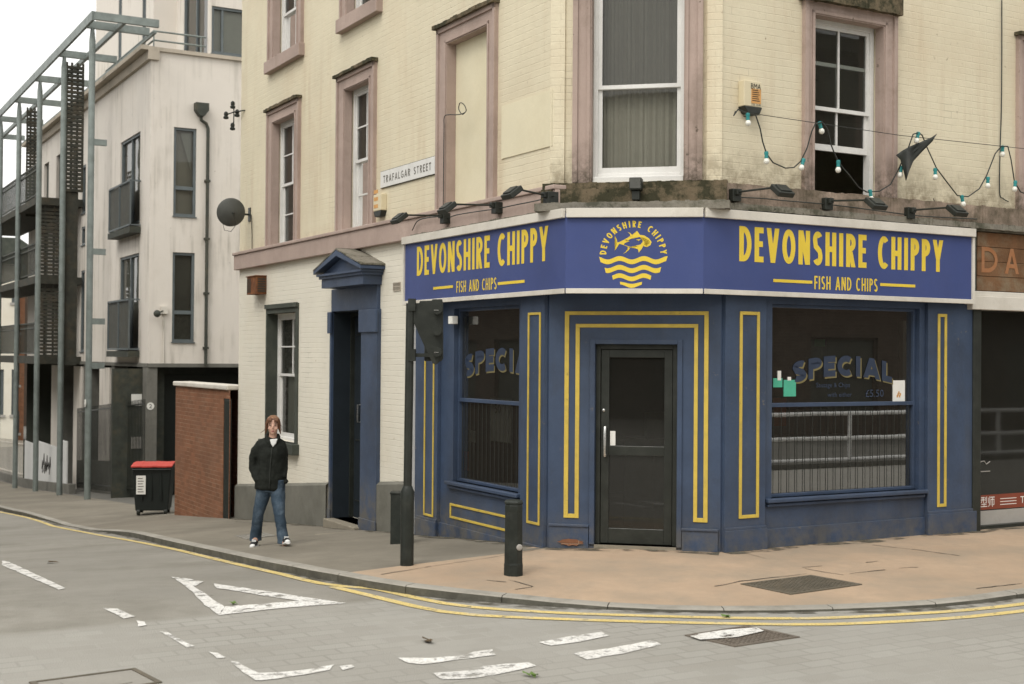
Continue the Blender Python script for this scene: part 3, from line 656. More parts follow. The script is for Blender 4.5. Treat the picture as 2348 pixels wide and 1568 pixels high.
# lower white wall, side street
xS = FL.px(948, 900)[0]                                # where the shopfront begins
gx0, gx1, gz0, gz1 = (*[FL.px(x, 850)[0] for x in (613, 678.5)], FL.px(684, 1019)[1], FL.px(613, 720)[1])
dx0, dx1 = FL.px(767, 900)[0], FL.px(835.5, 900)[0]; dz0 = FL.px(767, 1180)[1]-.05; dz1 = FL.px(767, 715)[1]
part(wallskin(MB(), xE, xS, -2.2, CRS0+.02, [(gx0, gx1, gz0, gz1, .2), (dx0, dx1, dz0, dz1, .32)]), 'lower_wall', 'white', FL, fix=False, parent=CBL)
gw = sash(FL, gx0+.01, gx1-.01, gz0, gz1, .18, 2, 2, zm=FL.px(643, 860)[1], parent=CBL, lower=(1, 1), curtain=('curtain', gx0+.1, gx1-.1, gz0+.1, gz1-.9))
s = MB(); ox0, ox1, oz1 = FL.px(611, 850)[0], FL.px(684.6, 850)[0], FL.px(611, 701)[1]
for a, b, c, d in ((ox0, gx0, gz0, oz1), (gx1, ox1, gz0, oz1), (gx0, gx1, gz1, oz1)): s.box(a, b, -.02, .1, c, d)
for a, c, d in ((gx0-.001, gz0, gz1),): s.box(a, a+.012, -.02, .185, c, d)
s.box(ox0, ox1, -.05, -.0205, oz1-.06, oz1+.01); s.build('surround', 'dgreen', gw, FL)
MB().box(ox0-.05, ox1+.06, -.12, .1, gz0-.17, gz0).build('sill', 'dgreen', gw, FL, bev=.008)
# plinth follows the falling pavement
N = 16
for si, (a, b) in enumerate([(xE, dx0-.19), (dx1+.21, xS)]):
    pl = MB(); ztp = lambda x: drop(-x)+PV+.72-.03*(-x)/3
    for i in range(N):
        x_, y_ = a+(b-a)*i/N, a+(b-a)*(i+1)/N
        bb = len(pl.v); pl.v += [(x, y, z) for x in (x_, y_) for y, z in ((-.05, drop(-x)-.2), (-.05, ztp(x)-.04), (-.005, ztp(x)), (.05, ztp(x)))]
        for q in range(3): pl.f.append((bb+q, bb+4+q, bb+5+q, bb+q+1))
    if si == 0: pl.quad((a, -.05, drop(-a)-.4), (a, .2, drop(-a)-.4), (a, .2, ztp(a)-.02), (a, -.05, ztp(a)-.04))
    part(pl, 'plinth', 'plinth', FL)
# doorway with pediment, side street
dr = MB().box(dx0, dx1, .30, .34, dz0, dz1)
M['ddoor'] = mat('dark_navy_door_paint', (.018, .024, .030), .5, .2, 3, spec=.3); dpt = part(dr, 'door', 'ddoor', FL)
fr = MB()
for a, b, c, d in ((dx0, dx0+.05, dz0, dz1), (dx1-.05, dx1, dz0, dz1), (dx0+.05, dx1-.05, dz1-.06, dz1)): fr.box(a, b, .24, .31, c, d)
for zz in (dz0+.25, dz0+1.15, dz0+1.5, dz1-.35): fr.box(dx0+.12, dx1-.12, .285, .3005, zz, zz+.02)
fr.build('door_frame', 'black', dpt, FL)
hx, hz = FL.px(823, 928, -.27); hx2, hz2 = FL.px(823, 968, -.27)
MB().tube([(hx, .30, hz), (hx, .25, hz), (hx, .25, hz2), (hx, .30, hz2)], .012).build('door_handle', 'chrome', dpt, FL, smooth=True)
dc = MB(); pa0, pa1 = FL.px(751.6, 900, .08)[0], FL.px(767, 900)[0]; pb0, pb1 = FL.px(835, 900, .04)[0], FL.px(866.6, 900, .04)[0]
zb = FL.px(751, 765)[1]; zf0 = dz1; zf1 = FL.px(760, 668)[1]+.02
pz0 = drop(-(pa0+pb1)/2)-.1
for a, b in ((pa0, dx0), (dx1, pb1)):
    dc.box(a, b, -.06, .02, pz0, zf0); dc.box(a-.03, b+.03, -.09, -.0605, zb, zf0-.005); dc.box(a-.02, b+.02, -.075, -.0605, pz0, pz0+.42)
dk = MB().box(dx0, dx0+.012, -.02, .24, dz0, dz1).box(dx1-.012, dx1, -.02, .24, dz0, dz1).box(dx0+.012, dx1-.012, -.02, .24, dz1-.012, dz1); dk.build('dark_reveal', M['ddoor'], dpt, FL)
dc.box(pa0+.03, pb1-.03, -.05, .02, zf0, zf1)
part(dc, 'doorcase', 'blue', FL, bev=.006)
pd = MB(); c0, c1 = FL.px(729, 650, .33)[0], FL.px(826, 640, .33)[0]; PJ = .34
zc = zf1; apx = FL.px(778, 594, .33)[1]
pd.box(c0+.02, c1-.02, -PJ+.06, .02, zc, zc+.13); pd.box(c0-.02, c1+.02, -PJ+.03, .02, zc+.13, zc+.17); pd.box(c0-.05, c1+.05, -PJ, .02, zc+.17, zc+.20)
m_ = (c0+c1)/2; zb_ = zc+.20; zt_ = max(zb_+.26, apx-.05)
pd.prism([(c0, zb_), (c1, zb_), (m_, zt_-.05)], -PJ+.07, .01)
for sgn, e_ in ((-1, c0-.09), (1, c1+.09)):
    pd.prism([(e_, zb_+.005), (e_, zb_+.05), (m_, zt_+.05), (m_, zt_-.03)], -PJ-.03, .01)
part(pd, 'pediment', 'blue', FL)
rf = MB()
for e_ in (c0-.10, c1+.10):
    for i in range(6):
        a, b = i/6, (i+1)/6; j = lambda t: zb_+.052+(zt_-zb_)*t+random.uniform(0, .012)
        rf.prism([(e_+(m_-e_)*a, j(a)-.0), (e_+(m_-e_)*b, j(b)), (e_+(m_-e_)*b, j(b)+.02), (e_+(m_-e_)*a, j(a)+.02)], -PJ-.035+random.uniform(0, .01), .0)
part(rf, 'pediment_roof', 'lead', FL)
st = MB(); zs = pz(FL.pt((dx0+dx1)/2, -.35).x, FL.pt((dx0+dx1)/2, -.35).y)
part(MB().box(dx0-.02, dx1+.02, -.16, .3, zs-.2, dz0), 'door_step', 'stone', FL, bev=.015)
p0, p1 = FL.px(735, 1200, .75)[0], FL.px(818, 1222, .75)[0]
stp = MB().box(p0, p1, -.85, -.30, zs-.3, zs+.075); part(stp, 'pavement_step', 'stone', FL, bev=.02)

# chamfer facade -------------------------------------------------------
cx0, cx1 = FC.px(1354, 300)[0], FC.px(1571, 300)[0]; cz0 = FC.px(1460, 417)[1]; czm = FC.px(1460, 192)[1]
part(wallskin(MB(), 0, CW, CRS1-.15, TOP, [(cx0, cx1, cz0, TOP-.4, .14)]), 'upper_wall', 'yellow', FC, fix=False)
cw_ = sash(FC, cx0+.01, cx1-.01, cz0+.07, TOP-.4, .12, 1, 1, zm=czm, parent=CBL, curtain=('blind', cx0+.1, cx1-.1, cz0+.1, TOP-.5), fw=.05)
MB().box(cx0+.02, cx1-.02, .03, .12, cz0+.005, cz0+.066).build('sill', 'wframe', cw_, FC, bev=.006)
surround(FC, cx0, cx1, cz0, TOP-.4, FC.px(1315, 300)[0], FC.px(1611, 300)[0], TOP-.2, cw_, cap=False, rev=.088)
q = MB(); xq = FC.px(1297, 300)[0]; q.box(.0, xq*.95, -.03, .02, CRS1, TOP); q.box(CW-.16, CW, -.03, .02, CRS1, TOP)
part(q, 'corner_pilaster', 'yellow', FC)
lg = MB(); n = 40
def rough_ledge(mb, x0, x1, y0, z0, z1, n):
    n = int(max(6, (x1-x0)/.045)); sd_ = random.uniform(0, 50)
    for i in range(n):
        a = x0+(x1-x0)*i/n; b = x0+(x1-x0)*(i+1)/n; k = mnoise.noise(Vector((a*5+sd_, z0, 0))); k2 = mnoise.noise(Vector((a*9+sd_, z0, 3))); mb.box(a, b, y0-.012-.02*k, .05, z0-.006-.01*k2, z1+.014*k2+random.uniform(-.003, .003))
lzt = FC.px(1460, 420)[1]
rough_ledge(lg, -.06, CW+.06, -.13, 3.92, lzt, 24)
part(lg, 'stained_ledge', 'mossy', FC)
# main-street facade ---------------------------------------------------
XR = FR.px(2236, 600)[0]; XF = 13.0
rx0, rx1 = FR.px(1862, 300)[0], FR.px(2022.5, 300)[0]; rz0 = FR.px(2000, 462)[1]; rz1 = FR.px(2022, 60)[1]
r20 = FR.px(2350, 300)[0]
part(wallskin(MB(), 0, XF, CRS1-.15, TOP, [(rx0, rx1, rz0, rz1, .16), (r20, r20+1.1, rz0, rz1, .16), (7.5, 8.6, rz0, rz1, .16)]), 'upper_wall', 'yellow', FR, fix=False)
zmr = FR.px(1922, 246)[1]; zl0 = FR.px(1912, 343)[1]
rw = sash(FR, rx0+.01, rx1-.01, rz0, rz1, .13, 2, 1, zm=zmr, parent=CBL, lower=(2, 1), open_=max(.05, zl0-rz0-.03), fw=.055)
surround(FR, rx0, rx1, rz0, rz1, FR.px(1838, 300)[0], FR.px(2049, 300)[0], rz1+.17, rw, cap=False, rev=.098)
c = MB(); rough_ledge(c, FR.px(1830, 20)[0], FR.px(2052, 20)[0], -.12, rz1+.13, rz1+.30, 18); c.build('head_ledge', 'mossy', rw, FR)
for xx in (r20, 7.5):
    w_ = sash(FR, xx+.01, xx+1.09, rz0, rz1, .13, 2, 1, parent=CBL, lower=(2, 1)); surround(FR, xx, xx+1.1, rz0, rz1, xx-.17, xx+1.27, rz1+.17, w_, m='mauve', rev=.098)
cr = MB(); rough_ledge(cr, -.02, XF, -.10, 3.74, 3.97, 40); part(cr, 'string_course', 'mossy2', FR)
cr = MB(); rough_ledge(cr, 0, XF, -.14, 3.70, 3.76, 60); part(cr, 'lead_flashing', 'lead', FR)
cr = MB(); rough_ledge(cr, -3.2, -.02, -.15, 3.62, 3.70, 30); part(cr, 'lead_flashing', 'lead', FL)
cr = MB(); rough_ledge(cr, -.1, CW+.1, -.36, 3.68, 3.76, 30); part(cr, 'lead_flashing', 'lead', FC); cr = MB(); rough_ledge(cr, -.06, CW+.06, -.20, 3.77, 3.92, 30); part(cr, 'stained_ledge', 'mossy', FC)
# closed shell: gable, rear, roof
endL = FL.pt(xE, 0); far = endL+FR.x*(XF+6); endR = FR.pt(XF, 0); back = endR+DL*9
sh = MB()
def vq(p, q, z0=-2.5, z1=TOP): sh.quad((p.x, p.y, z0), (q.x, q.y, z0), (q.x, q.y, z1), (p.x, p.y, z1))
vq(endL, endL+FR.x*8); vq(endL+FR.x*8, back); vq(back, endR)
sh.quad(*[(p.x, p.y, TOP-.01) for p in (endL, A, B, endR, back, endL+FR.x*8)])
sh.build('rear_walls_and_roof', 'yellow', CBL)
pp = MB()
for F, a, b in ((FL, xE, 0.05), (FC, -.05, CW+.05), (FR, -.05, XF)): pp.box(0, 0, 0, 0, 0, 0) if 0 else part(MB().box(a, b, -.14, .2, TOP-.02, TOP+.25), 'parapet', 'mauve', F)

# ------------------------------------------------------------------ shopfront (navy joinery)
SZ = 2.86
def moulding(F, rects, name='yellow_moulding', d=.0, parent=None, t=.028):
    for x0, x1, z0, z1 in rects:
        mb = MB()
        for a, b, c, e in ((x0, x0+t, z0, z1), (x1-t, x1, z0, z1), (x0+t, x1-t, z0, z0+t), (x0+t, x1-t, z1-t, z1)): mb.box(a, b, -d-.012, -d, c, e)
        mb.build(name, 'yel', parent or CBL, F, bev=.003)
def shop_window(F, x0, x1, z0, z1, zr, label, depth=.10, nb=18):
    f = MB(); fw = .035
    for a, b, c, d in ((x0, x0+fw, z0, z1), (x1-fw, x1, z0, z1), (x0+fw, x1-fw, z1-fw, z1), (x0+fw, x1-fw, z0, z0+fw), (x0+fw, x1-fw, zr-.022, zr+.022)): f.box(a, b, depth-.04, depth+.04, c, d)
    o = f.build('shop_window', 'blue', CBL, F, bev=.004); o['label'] = label
    MB().quad((x0+.01, depth, z0+.01), (x1-.01, depth, z0+.01), (x1-.01, depth, z1-.01), (x0+.01, depth, z1-.01)).build('pane', 'shopglass', o, F)
    b = MB()
    for i in range(nb):
        xx = x0+fw+(x1-x0-2*fw)*(i+.5)/nb; b.tube([(xx, depth-.018, z0+fw), (xx, depth-.018, zr-.02)], .0036, 6)
    b.build('security_bars', 'black', o, F)
    s = MB().box(x0-.10, x1+.08, -.075, depth+.02, z0-.045, z0).box(x0-.08, x1+.06, -.045, 0, z0-.09, z0-.055)
    s.build('window_sill', 'blue', o, F, bev=.01)
    return o
# side street bay
lx0, lx1 = FL.px(1040, 900)[0], FL.px(1190, 900)[0]; lz0 = FL.px(1188, 1131)[1]; lz1 = FL.px(1100, 704)[1]; lzr = FL.px(1110, 921)[1]
part(wallskin(MB(), xS+.06, 0, -.6, SZ, [(lx0, lx1, lz0, lz1, .14)]), 'shopfront_boarding', 'blue', FL, fix=False)
part(MB().box(xS, xS+.06, -.05, .05, -.6, SZ), 'end_board', 'wframe', FL)
pls = MB()
def pilaster(mb, x0, x1, d, zk, zb=-.5): mb.box(x0, x1, -d, .0, zb, SZ-.02); mb.box(x0-.012, x1+.012, -d-.03, -d, zb, zk); mb.box(x0-.006, x1+.006, -d-.018, -d, zk, zk+.03)
p1_, p2_ = FL.px(958, 900, .05)[0], FL.px(1003, 900, .05)[0]; zk = FL.px(1045, 1209, .06)[1]
pilaster(pls, p1_, p2_, .05, zk)
p3_, p4_ = FL.px(1194, 900, .05)[0], -.02; pilaster(pls, p3_, p4_, .05, zk)
pls.box(p2_, p3_, -.025, 0, -.5, zk)
part(pls, 'pilaster', 'blue', FL, bev=.004)
m1 = rpx(FL, 972, 994, 718, 1181, 972, .06); m2 = rpx(FL, 1208.5, 1237.5, 717, 1199, 1208.5, .06)
m3 = rpx(FL, 1031, 1180, 1153, 1187, 1031, .01)
moulding(FL, [m1, m2], d=.05); moulding(FL, [m3], d=.0)
wl = shop_window(FL, lx0, lx1, lz0, lz1, lzr, 'shop window on the side street with lower bars', nb=15)
# chamfer door bay
ex0, ex1 = FC.px(1364, 1000)[0], FC.px(1552, 1000)[0]; ez1 = FC.px(1364, 789)[1]; ez0 = FC.px(1460, 1250, -.05)[1]
part(wallskin(MB(), 0, CW, -.3, SZ, [(ex0, ex1, ez0, ez1, .10)]), 'shopfront_boarding', 'blue', FC, fix=False)
pc = MB(); zkc = FC.px(1300, 1207, .04)[1]
for a, b in ((.02, ex0-.06), (ex1+.06, CW-.02)): pc.box(a, b, -.03, 0, -.3, zkc); pc.box(a-.004, b+.004, -.045, 0, zkc, zkc+.025)
pc.box(ex0-.055, ex0-.002, -.022, .0, ez0, ez1+.05); pc.box(ex1+.002, ex1+.055, -.022, .0, ez0, ez1+.05); pc.box(ex0-.002, ex1+.002, -.022, 0, ez1+.002, ez1+.05)
part(pc, 'skirting', 'blue', FC, bev=.004)
o_ = [FC.px(x, 900, .01)[0] for x in (1294, 1304, 1319, 1328.5, 1591, 1600, 1614, 1624)]
zt1, zt2, zt3, zt4 = [FC.px(1460, y, .01)[1] for y in (713.5, 722, 742.5, 751)]; zbm = FC.px(1300, 1187, .01)[1]
ym_ = MB()
ym_.box(o_[0], o_[1], -.012, 0, zbm, zt2).box(o_[6], o_[7], -.012, 0, zbm, zt2).box(o_[0], o_[7], -.012, 0, zt2, zt1)
ym_.box(o_[2], o_[3], -.012, 0, zbm, zt4).box(o_[4], o_[5], -.012, 0, zbm, zt4).box(o_[2], o_[5], -.012, 0, zt4, zt3)
ym_.box(o_[1], o_[2], -.012, 0, zbm, zbm+.045).box(o_[5], o_[6], -.012, 0, zbm, zbm+.045)
part(ym_, 'yellow_moulding', 'yel', FC, bev=.003)
bp = MB()
for i in range(26):
    a = R_(360*i/26)
bp.quad(*[(FC.px(1310, 1250)[0]+(.13+.02*math.sin(i*2.3))*math.cos(R_(i*20)), -.0465, .165+(.035+.012*math.sin(i*3.1))*math.sin(R_(i*20))) for i in range(18)])
part(bp, 'bare_brick_patch', 'brick', FC, fix=False)
df = MB(); st_ = .085
for a, b, c, d in ((ex0, ex0+.05, ez0, ez1), (ex1-.05, ex1, ez0, ez1), (ex0+.05, ex1-.05, ez1-.05, ez1)): df.box(a, b, .05, .12, c, d)
a, b = ex0+.055, ex1-.055
for q in ((a, a+st_, ez0+.01, ez1-.055), (b-st_, b, ez0+.01, ez1-.055), (a+st_, b-st_, ez1-.14, ez1-.055), (a+st_, b-st_, ez0+.01, ez0+.17), (a+st_, b-st_, ez0+.95, ez0+1.05)): df.box(q[0], q[1], .065, .11, q[2], q[3])
dd = df.build('shop_door', 'black', CBL, FC, bev=.004)
MB().quad((a+.05, .09, ez0+.1), (b-.05, .09, ez0+.1), (b-.05, .09, ez1-.1), (a+.05, .09, ez1-.1)).build('door_pane', 'doorglass', dd, FC)
h0, hz1 = FC.px(1387, 980)[0], FC.px(1387, 980)[1]; hz0 = FC.px(1387, 1045)[1]
MB().tube([(h0, .07, hz1), (h0, .0, hz1), (h0, -.01, hz1-.03), (h0, -.01, hz0+.03), (h0, .0, hz0), (h0, .07, hz0)], .013).build('door_handle', 'chrome', dd, FC, smooth=True)
MB().sphere((FC.px(1382, 941)[0], .06, FC.px(1382, 941)[1]), .018, sc=(1, .5, 1)).build('lock', 'chrome', dd, FC, smooth=True)
s4 = rpx(FC, 1399, 1411, 988, 1021, d=-.08); MB().box(s4[0], s4[1], .08, .084, s4[2], s4[3]).build('door_notice', 'paper', dd, FC)
part(MB().box(ex0-.0, ex1, -.02, .4, -.1, ez0), 'threshold', 'stone', FC)
# main street bay
mx0, mx1 = FR.px(1770, 900)[0], FR.px(2108, 900)[0]; mz0 = FR.px(1773, 1142)[1]; mz1 = FR.px(1940, 702)[1]; mzr = FR.px(1940, 927)[1]
part(wallskin(MB(), 0, XR+.02, -.3, SZ, [(mx0, mx1, mz0, mz1, .14)]), 'shopfront_boarding', 'blue', FR, fix=False)
pr = MB(); zkr = FR.px(1720, 1213, .06)[1]
pilaster(pr, .02, FR.px(1756, 900, .05)[0], .05, zkr, -.3); pilaster(pr, FR.px(2128, 900, .05)[0], XR-.06, .05, zkr+.02, -.3)
pr.box(FR.px(1756, 900, .05)[0], FR.px(2128, 900, .05)[0], -.025, 0, -.3, zkr-.02)
part(pr, 'pilaster', 'blue', FR, bev=.004)
moulding(FR, [rpx(FR, 1696, 1741.5, 713.5, 1189.5, 1696, .06), rpx(FR, 2150.5, 2171, 719.5, 1162, 2160, .06)], d=.05, t=.036)
wr = shop_window(FR, mx0, mx1, mz0, mz1, mzr, 'wide shop window on the main street with special price lettering', nb=19)
MB().box(mx1-.10, mx1-.045, .16, .22, FR.px(2100, 1010)[1], FR.px(2100, 735)[1]).build('inner_frame', 'wframe', wr, FR)
wi = rpx(FL, 1040, 1046, 735, 917, d=0); MB().box(lx0+.04, lx0+.06, .13, .15, lzr, lz1-.1).build('inner_frame', 'wframe', wl, FL)
# SPECIAL lettering on both panes
def special(F, x0, x1, zc, h, parent, y):
    w_ = x1-x0; arch = lambda a, b: (x0+a, zc+b*(1+.0*a)-.36*h*((a/w_-.5)*2)**2)
    wd = dict(I=1.3)
    sh_ = MB(); write(sh_, 'SPECIAL', w_, h, h*.30, y=y+.0022, warp=lambda a, b: (arch(a, b)[0]+.018, arch(a, b)[1]-.018), wid=wd, gap=h*.13); sh_.build('gold_letter_shadow', mat('dull_gold_letter', (.20, .165, .07), .5, .1, 9), parent, F, fix=False)
    sp_ = MB(); write(sp_, 'SPECIAL', w_, h, h*.30, y=y, warp=arch, wid=wd, gap=h*.13)
    for i, c in enumerate('SPECIAL'): pass
    sp_.build('blue_lettering', mat('dull_blue_letter', (.028, .042, .075), .5, .2, 9), parent, F, fix=False)
sx0, sx1 = FR.px(1818, 830, -.09)[0], FR.px(2046, 830, -.09)[0]; szc = FR.px(1932, 862, -.09)[1]; sh2 = FR.px(1932, 815, -.09)[1]-szc
special(FR, sx0, sx1, szc, sh2, wr, .092)
tx = MB(); addtext(tx, 'Sausage & Chips', FR.px(1872, 884, -.09)[0], FR.px(1872, 888, -.09)[1], .092, .075, .50); addtext(tx, 'with either', FR.px(1898, 908, -.09)[0], FR.px(1898, 910, -.09)[1], .092, .075, .36)
addtext(tx, '£5.50', FR.px(1985, 908, -.09)[0], FR.px(1985, 910, -.09)[1], .092, .12, .28); tx.build('price_lettering', mat('faint_blue_letter', (.035, .05, .085), .5, .1, 9), wr, FR, fix=False)
special(FL, lx0+.12, lx1+.28, FL.px(1120, 850)[1], .27, wl, .092)
def stick(F, D, name, m, parent, y=.094):
    x0, x1, z0, z1 = rpx(F, D[0], D[2], D[1], D[3], d=-y); return MB().box(x0, x1, y, y+.002, z0, z1).build(name, m, parent, F)
stick(FR, (1773, 867, 1794, 888), 'green_sticker', 'green', wr); stick(FR, (1797, 871, 1825, 909), 'green_sticker', 'green', wr)
stick(FR, (1783, 850, 1791, 872), 'paper_notice', 'paper', wr, .092); stick(FR, (1806, 864, 1814, 872), 'paper_notice', 'paper', wr, .092)
stick(FR, (1773, 912, 1803, 977), 'orange_poster', 'orange', wr, .11)
mn = stick(FR, (2047, 872, 2075, 923), 'menu_poster', 'paper', wr, .094)
bl = MB(); x_, z_ = FR.px(2056, 905, -.093); 
for k in range(5): bl.box(x_+.012*k, x_+.012*k+.02, .0915, .093, z_-.03+.02*(k % 3), z_+.0+.02*(k % 3))
bl.build('poster_picture', 'alarmo', wr, FR)
stick(FR, (1868, 777, 1892, 794), 'green_window_light', mat('green_glow_film', (.05, .22, .06), .5), wr, .2)
stick(FL, (1125, 912, 1172, 1010), 'white_poster', 'paper', wl, .2)
stick(FL, (1070, 985, 1090, 1012), 'white_notice', 'paper', wl, .22)
stick(FL, (1050, 1032, 1075, 1075), 'orange_poster', 'orange', wl, .16)
addm = MB(); addtext(addm, '50', FL.px(1133, 945, -.19)[0], FL.px(1133, 947, -.19)[1], .197, .16); addm.build('poster_number', 'ink', wl, FL, fix=False)
part(MB().box(*rpx(FL, 1034, 1043.5, 725, 743, d=.04)[:2], -.08, 0, *rpx(FL, 1034, 1043.5, 725, 743, d=.04)[2:]), 'sensor_box', 'paper', FL, bev=.006)
# dark room behind the glass
rm = MB(); ins = [FL.pt(-4.2, .25), A+FC.y*.22, B+FC.y*.22, FR.pt(XR, .25), FR.pt(XR, 5.5), FL.pt(-4.2, 4.5)]
rm.quad(*[(p.x, p.y, .13) for p in ins]); rm.quad(*[(p.x, p.y, 2.95) for p in ins])
for i in (2, 3, 4, 5):
    p, q_ = ins[i], ins[(i+1) % 6]
    if i == 2: continue
    rm.quad((p.x, p.y, .13), (q_.x, q_.y, .13), (q_.x, q_.y, 2.95), (p.x, p.y, 2.95))
rm.build('shop_interior', 'dark', CBL)
ct = MB().box(.3, 3.2, 1.6, 2.2, .13, 1.15).box(.25, 3.25, 1.55, 2.25, 1.15, 1.19).box(.3, 3.2, 1.75, 1.8, 1.19, 1.5); part(ct, 'serving_counter', mat('dim_steel_counter', (.2, .2, .19), .4, .2, 3, metal=.5), FR)
# ------------------------------------------------------------------ fascia sign
D_S = .15; ST, SB = 3.68, 2.80
SL = FL.pt(FL.px(1297, 580, D_S)[0], -D_S); SR = FR.pt(FR.px(1613, 580, D_S)[0], -D_S)
slx = FL.px(1297, 580, D_S)[0]; srx = FR.px(1613, 580, D_S)[0]
sl0 = FL.px(929, 620, D_S)[0]; sr1 = FR.px(2228, 600, D_S)[0]
FS = Frame(SL, math.atan2(SR.y-SL.y, SR.x-SL.x)); SW = (SR-SL).length
SG = thing('fascia_sign', (SL.x, SL.y, SB), 'long blue shop sign with yellow DEVONSHIRE CHIPPY lettering wrapping the corner', 'shop sign')
def plan(mb, pts, z0, z1): return mb.prism([(p.x, p.y) for p in pts], z0, z1, axis='z')
def signplan(e, g=0):
    return [FL.pt(sl0-g, -.0), FL.pt(sl0-g, -D_S-e), FS.pt(-e*.38, -e), FS.pt(SW+e*.42, -e), FR.pt(sr1+g, -D_S-e), FR.pt(sr1+g, 0), B+FR.x*.02, A+FL.x*-.02]
plan(MB(), signplan(0), SB+.03, ST-.05).build('sign_board', 'signblue', SG)
def band(e, g, z0, z1, name, m, bev=.004):
    mb = MB()
    for F, a, b in ((FL, sl0-g, slx+.0), (FS, 0, SW), (FR, srx, sr1+g)):
        d0 = 0 if F is FS else D_S
        mb2 = MB().box(a+(.004 if F is not FL else 0), b-.004, -d0-e, -d0-.002, z0, z1); mb2.build(name, m, SG, F, bev=bev)
band(.045, .03, ST-.095, ST, 'top_trim', 'trim'); band(.022, .0, SB, SB+.052, 'bottom_trim', 'trim')
MB().box(sr1-.004, sr1+.035, -D_S-.02, 0, SB, ST-.10).build('end_trim', 'trim', SG, FR)
MB().box(sl0-.03, sl0-.002, -D_S-.02, 0, SB, ST-.10).build('end_trim', 'trim', SG, FL)
for F, d0, xx in ((FS, 0, SW*.5),): pass
def word(F, text, D, d, t, name='lettering', wid=None, gap=None):
    """D = x0, x1, y top, y bottom at x0"""
    x0 = F.px(D[0], D[2], d)[0]; x1 = F.px(D[1], D[2], d)[0]; z1 = F.px(D[0], D[2], d)[1]; z0 = F.px(D[0], D[3], d)[1]
    if len(D) > 4: za = F.px(D[1], D[4], d)[1]; zb_ = F.px(D[1], D[5], d)[1]; z1 = (z1+za)/2; z0 = (z0+zb_)/2
    mb = MB(); write(mb, text, x1-x0, z1-z0, t, y=-d-.002, warp=lambda a, b: (x0+a, z0+b), wid=wid, gap=gap)
    return mb.build(name, 'signyel', SG, F, fix=False)
word(FL, 'DEVONSHIRE CHIPPY', (956.6, 1256.6, 563.8, 629.4, 520, 601.4), D_S, .061, gap=.042)
word(FR, 'DEVONSHIRE CHIPPY', (1695, 2159.8, 520, 601, 549, 621.6), D_S, .061, gap=.042)
word(FL, 'FISH AND CHIPS', (1047, 1139, 643.5, 670, 637, 664), D_S, .019, gap=.018)
word(FR, 'FISH AND CHIPS', (1867, 2012, 632.5, 663.8, 639, 668), D_S, .019, gap=.018)
for F, D in ((FL, (994, 1039, 659)), (FL, (1142, 1203, 647.5)), (FR, (1773, 1862, 645)), (FR, (2018, 2098, 654))):
    x0 = F.px(D[0], D[2], D_S)[0]; x1 = F.px(D[1], D[2], D_S)[0]; z = F.px((D[0]+D[1])/2, D[2], D_S)[1]
    MB().box(x0, x1, -D_S-.004, -D_S-.001, z-.016, z+.016).build('sign_rule', 'signyel', SG, F)
# emblem on the chamfer panel: lettering on an arc, fish, waves (units of a tracing, centre 912,830)
ex, ez = FS.px(1345.3+912*.117, 485.5+830*.117); K = (FS.px(1345.3+1592*.117, 586)[0]-FS.px(1345.3+232*.117, 586)[0])/1375
em = lambda x, y: (ex+(x-912)*K, ez-(y-830)*K)
r_in = 535*K; hh_ = 130*K
def arcw(w_):
    def f(a, b):
        th = R_(180.5-(a/w_)*180); r = r_in+b; return ex+r*math.cos(th), ez+r*math.sin(th)
    return f
w_ = math.pi*r_in
mb = MB(); write(mb, 'DEVONSHIRE CHIPPY', w_, hh_, .0125, y=-.002, warp=arcw(w_), gap=.022, space=.8, wid=dict(I=1.2)); mb.build('emblem_lettering', 'signyel', SG, FS, fix=False)
fish = [[(590,600),(640,585),(750,530),(850,470),(910,445),(985,365),(1040,445),(1130,460),(1220,515),(1275,590),(1250,650),(1180,690),(1125,675),(1118,645),(1180,650),(1225,625),(1240,585),(1205,550),(1130,505),(1040,488),(940,500),(850,530),(770,575),(840,570),(740,610),(720,650),(650,625),(600,640)],
 [(650,624),(760,665),(820,690),(960,715),(1005,735),(1020,800),(1075,730),(1110,670),(1135,620),(1105,540),(1095,590),(1050,640),(960,660),(1010,675),(930,700),(850,685),(740,650)],
 [(540,455),(580,530),(596,598),(640,612),(600,680),(545,760),(575,660),(580,600),(565,520)], [(800,692),(850,702),(820,750),(760,800),(705,830),(770,775),(810,730)], [(790,385),(850,410),(880,440),(890,470),(850,480),(845,430)], [(965,540),(1060,535),(1030,555),(1010,565),(1000,550)]]
fb = MB()
for i, p in enumerate(fish):
    n = len(p); mb2 = [em(*q) for q in p]; bm = bmesh.new(); vs = [bm.verts.new((a, 0, b)) for a, b in mb2]; f = bm.faces.new(vs); bmesh.ops.triangulate(bm, faces=[f]); bm.verts.index_update()
    b0 = len(fb.v); fb.v += [(v.co.x, -.002-.0004*i, v.co.z) for v in bm.verts]; fb.f += [tuple(b0+v.index for v in f.verts) for f in bm.faces]; bm.free()
fb.build('emblem_fish', 'signyel', SG, FS, fix=False)
wv = MB()
for k, (xa, xb, yc, th) in enumerate(((235, 1592, 950, 95), (345, 1465, 1125, 95), (495, 1272, 1290, 90), (650, 1090, 1430, 75))):
    n = 46; pr_ = None
    for i in range(n+1):
        x = xa+(xb-xa)*i/n; y = yc-34*math.cos((x-645)/478*2*math.pi); t_, b_ = y-th/2, y+th/2
        if k == 3: t_ = 1400-20*math.cos((x-645)/478*2*math.pi)
        R0 = 690; c = 830+math.sqrt(max(0, R0*R0-(x-912)**2)) if abs(x-912) < R0 else 830
        b_ = min(b_, max(c, t_+1)); 
        if i == 0 or i == n: b_ = t_+2
        cur = (em(x, t_), em(x, b_))
        if pr_: wv.quad(*[(a, -.0022, b) for a, b in (pr_[0], cur[0], cur[1], pr_[1])])
        pr_ = cur
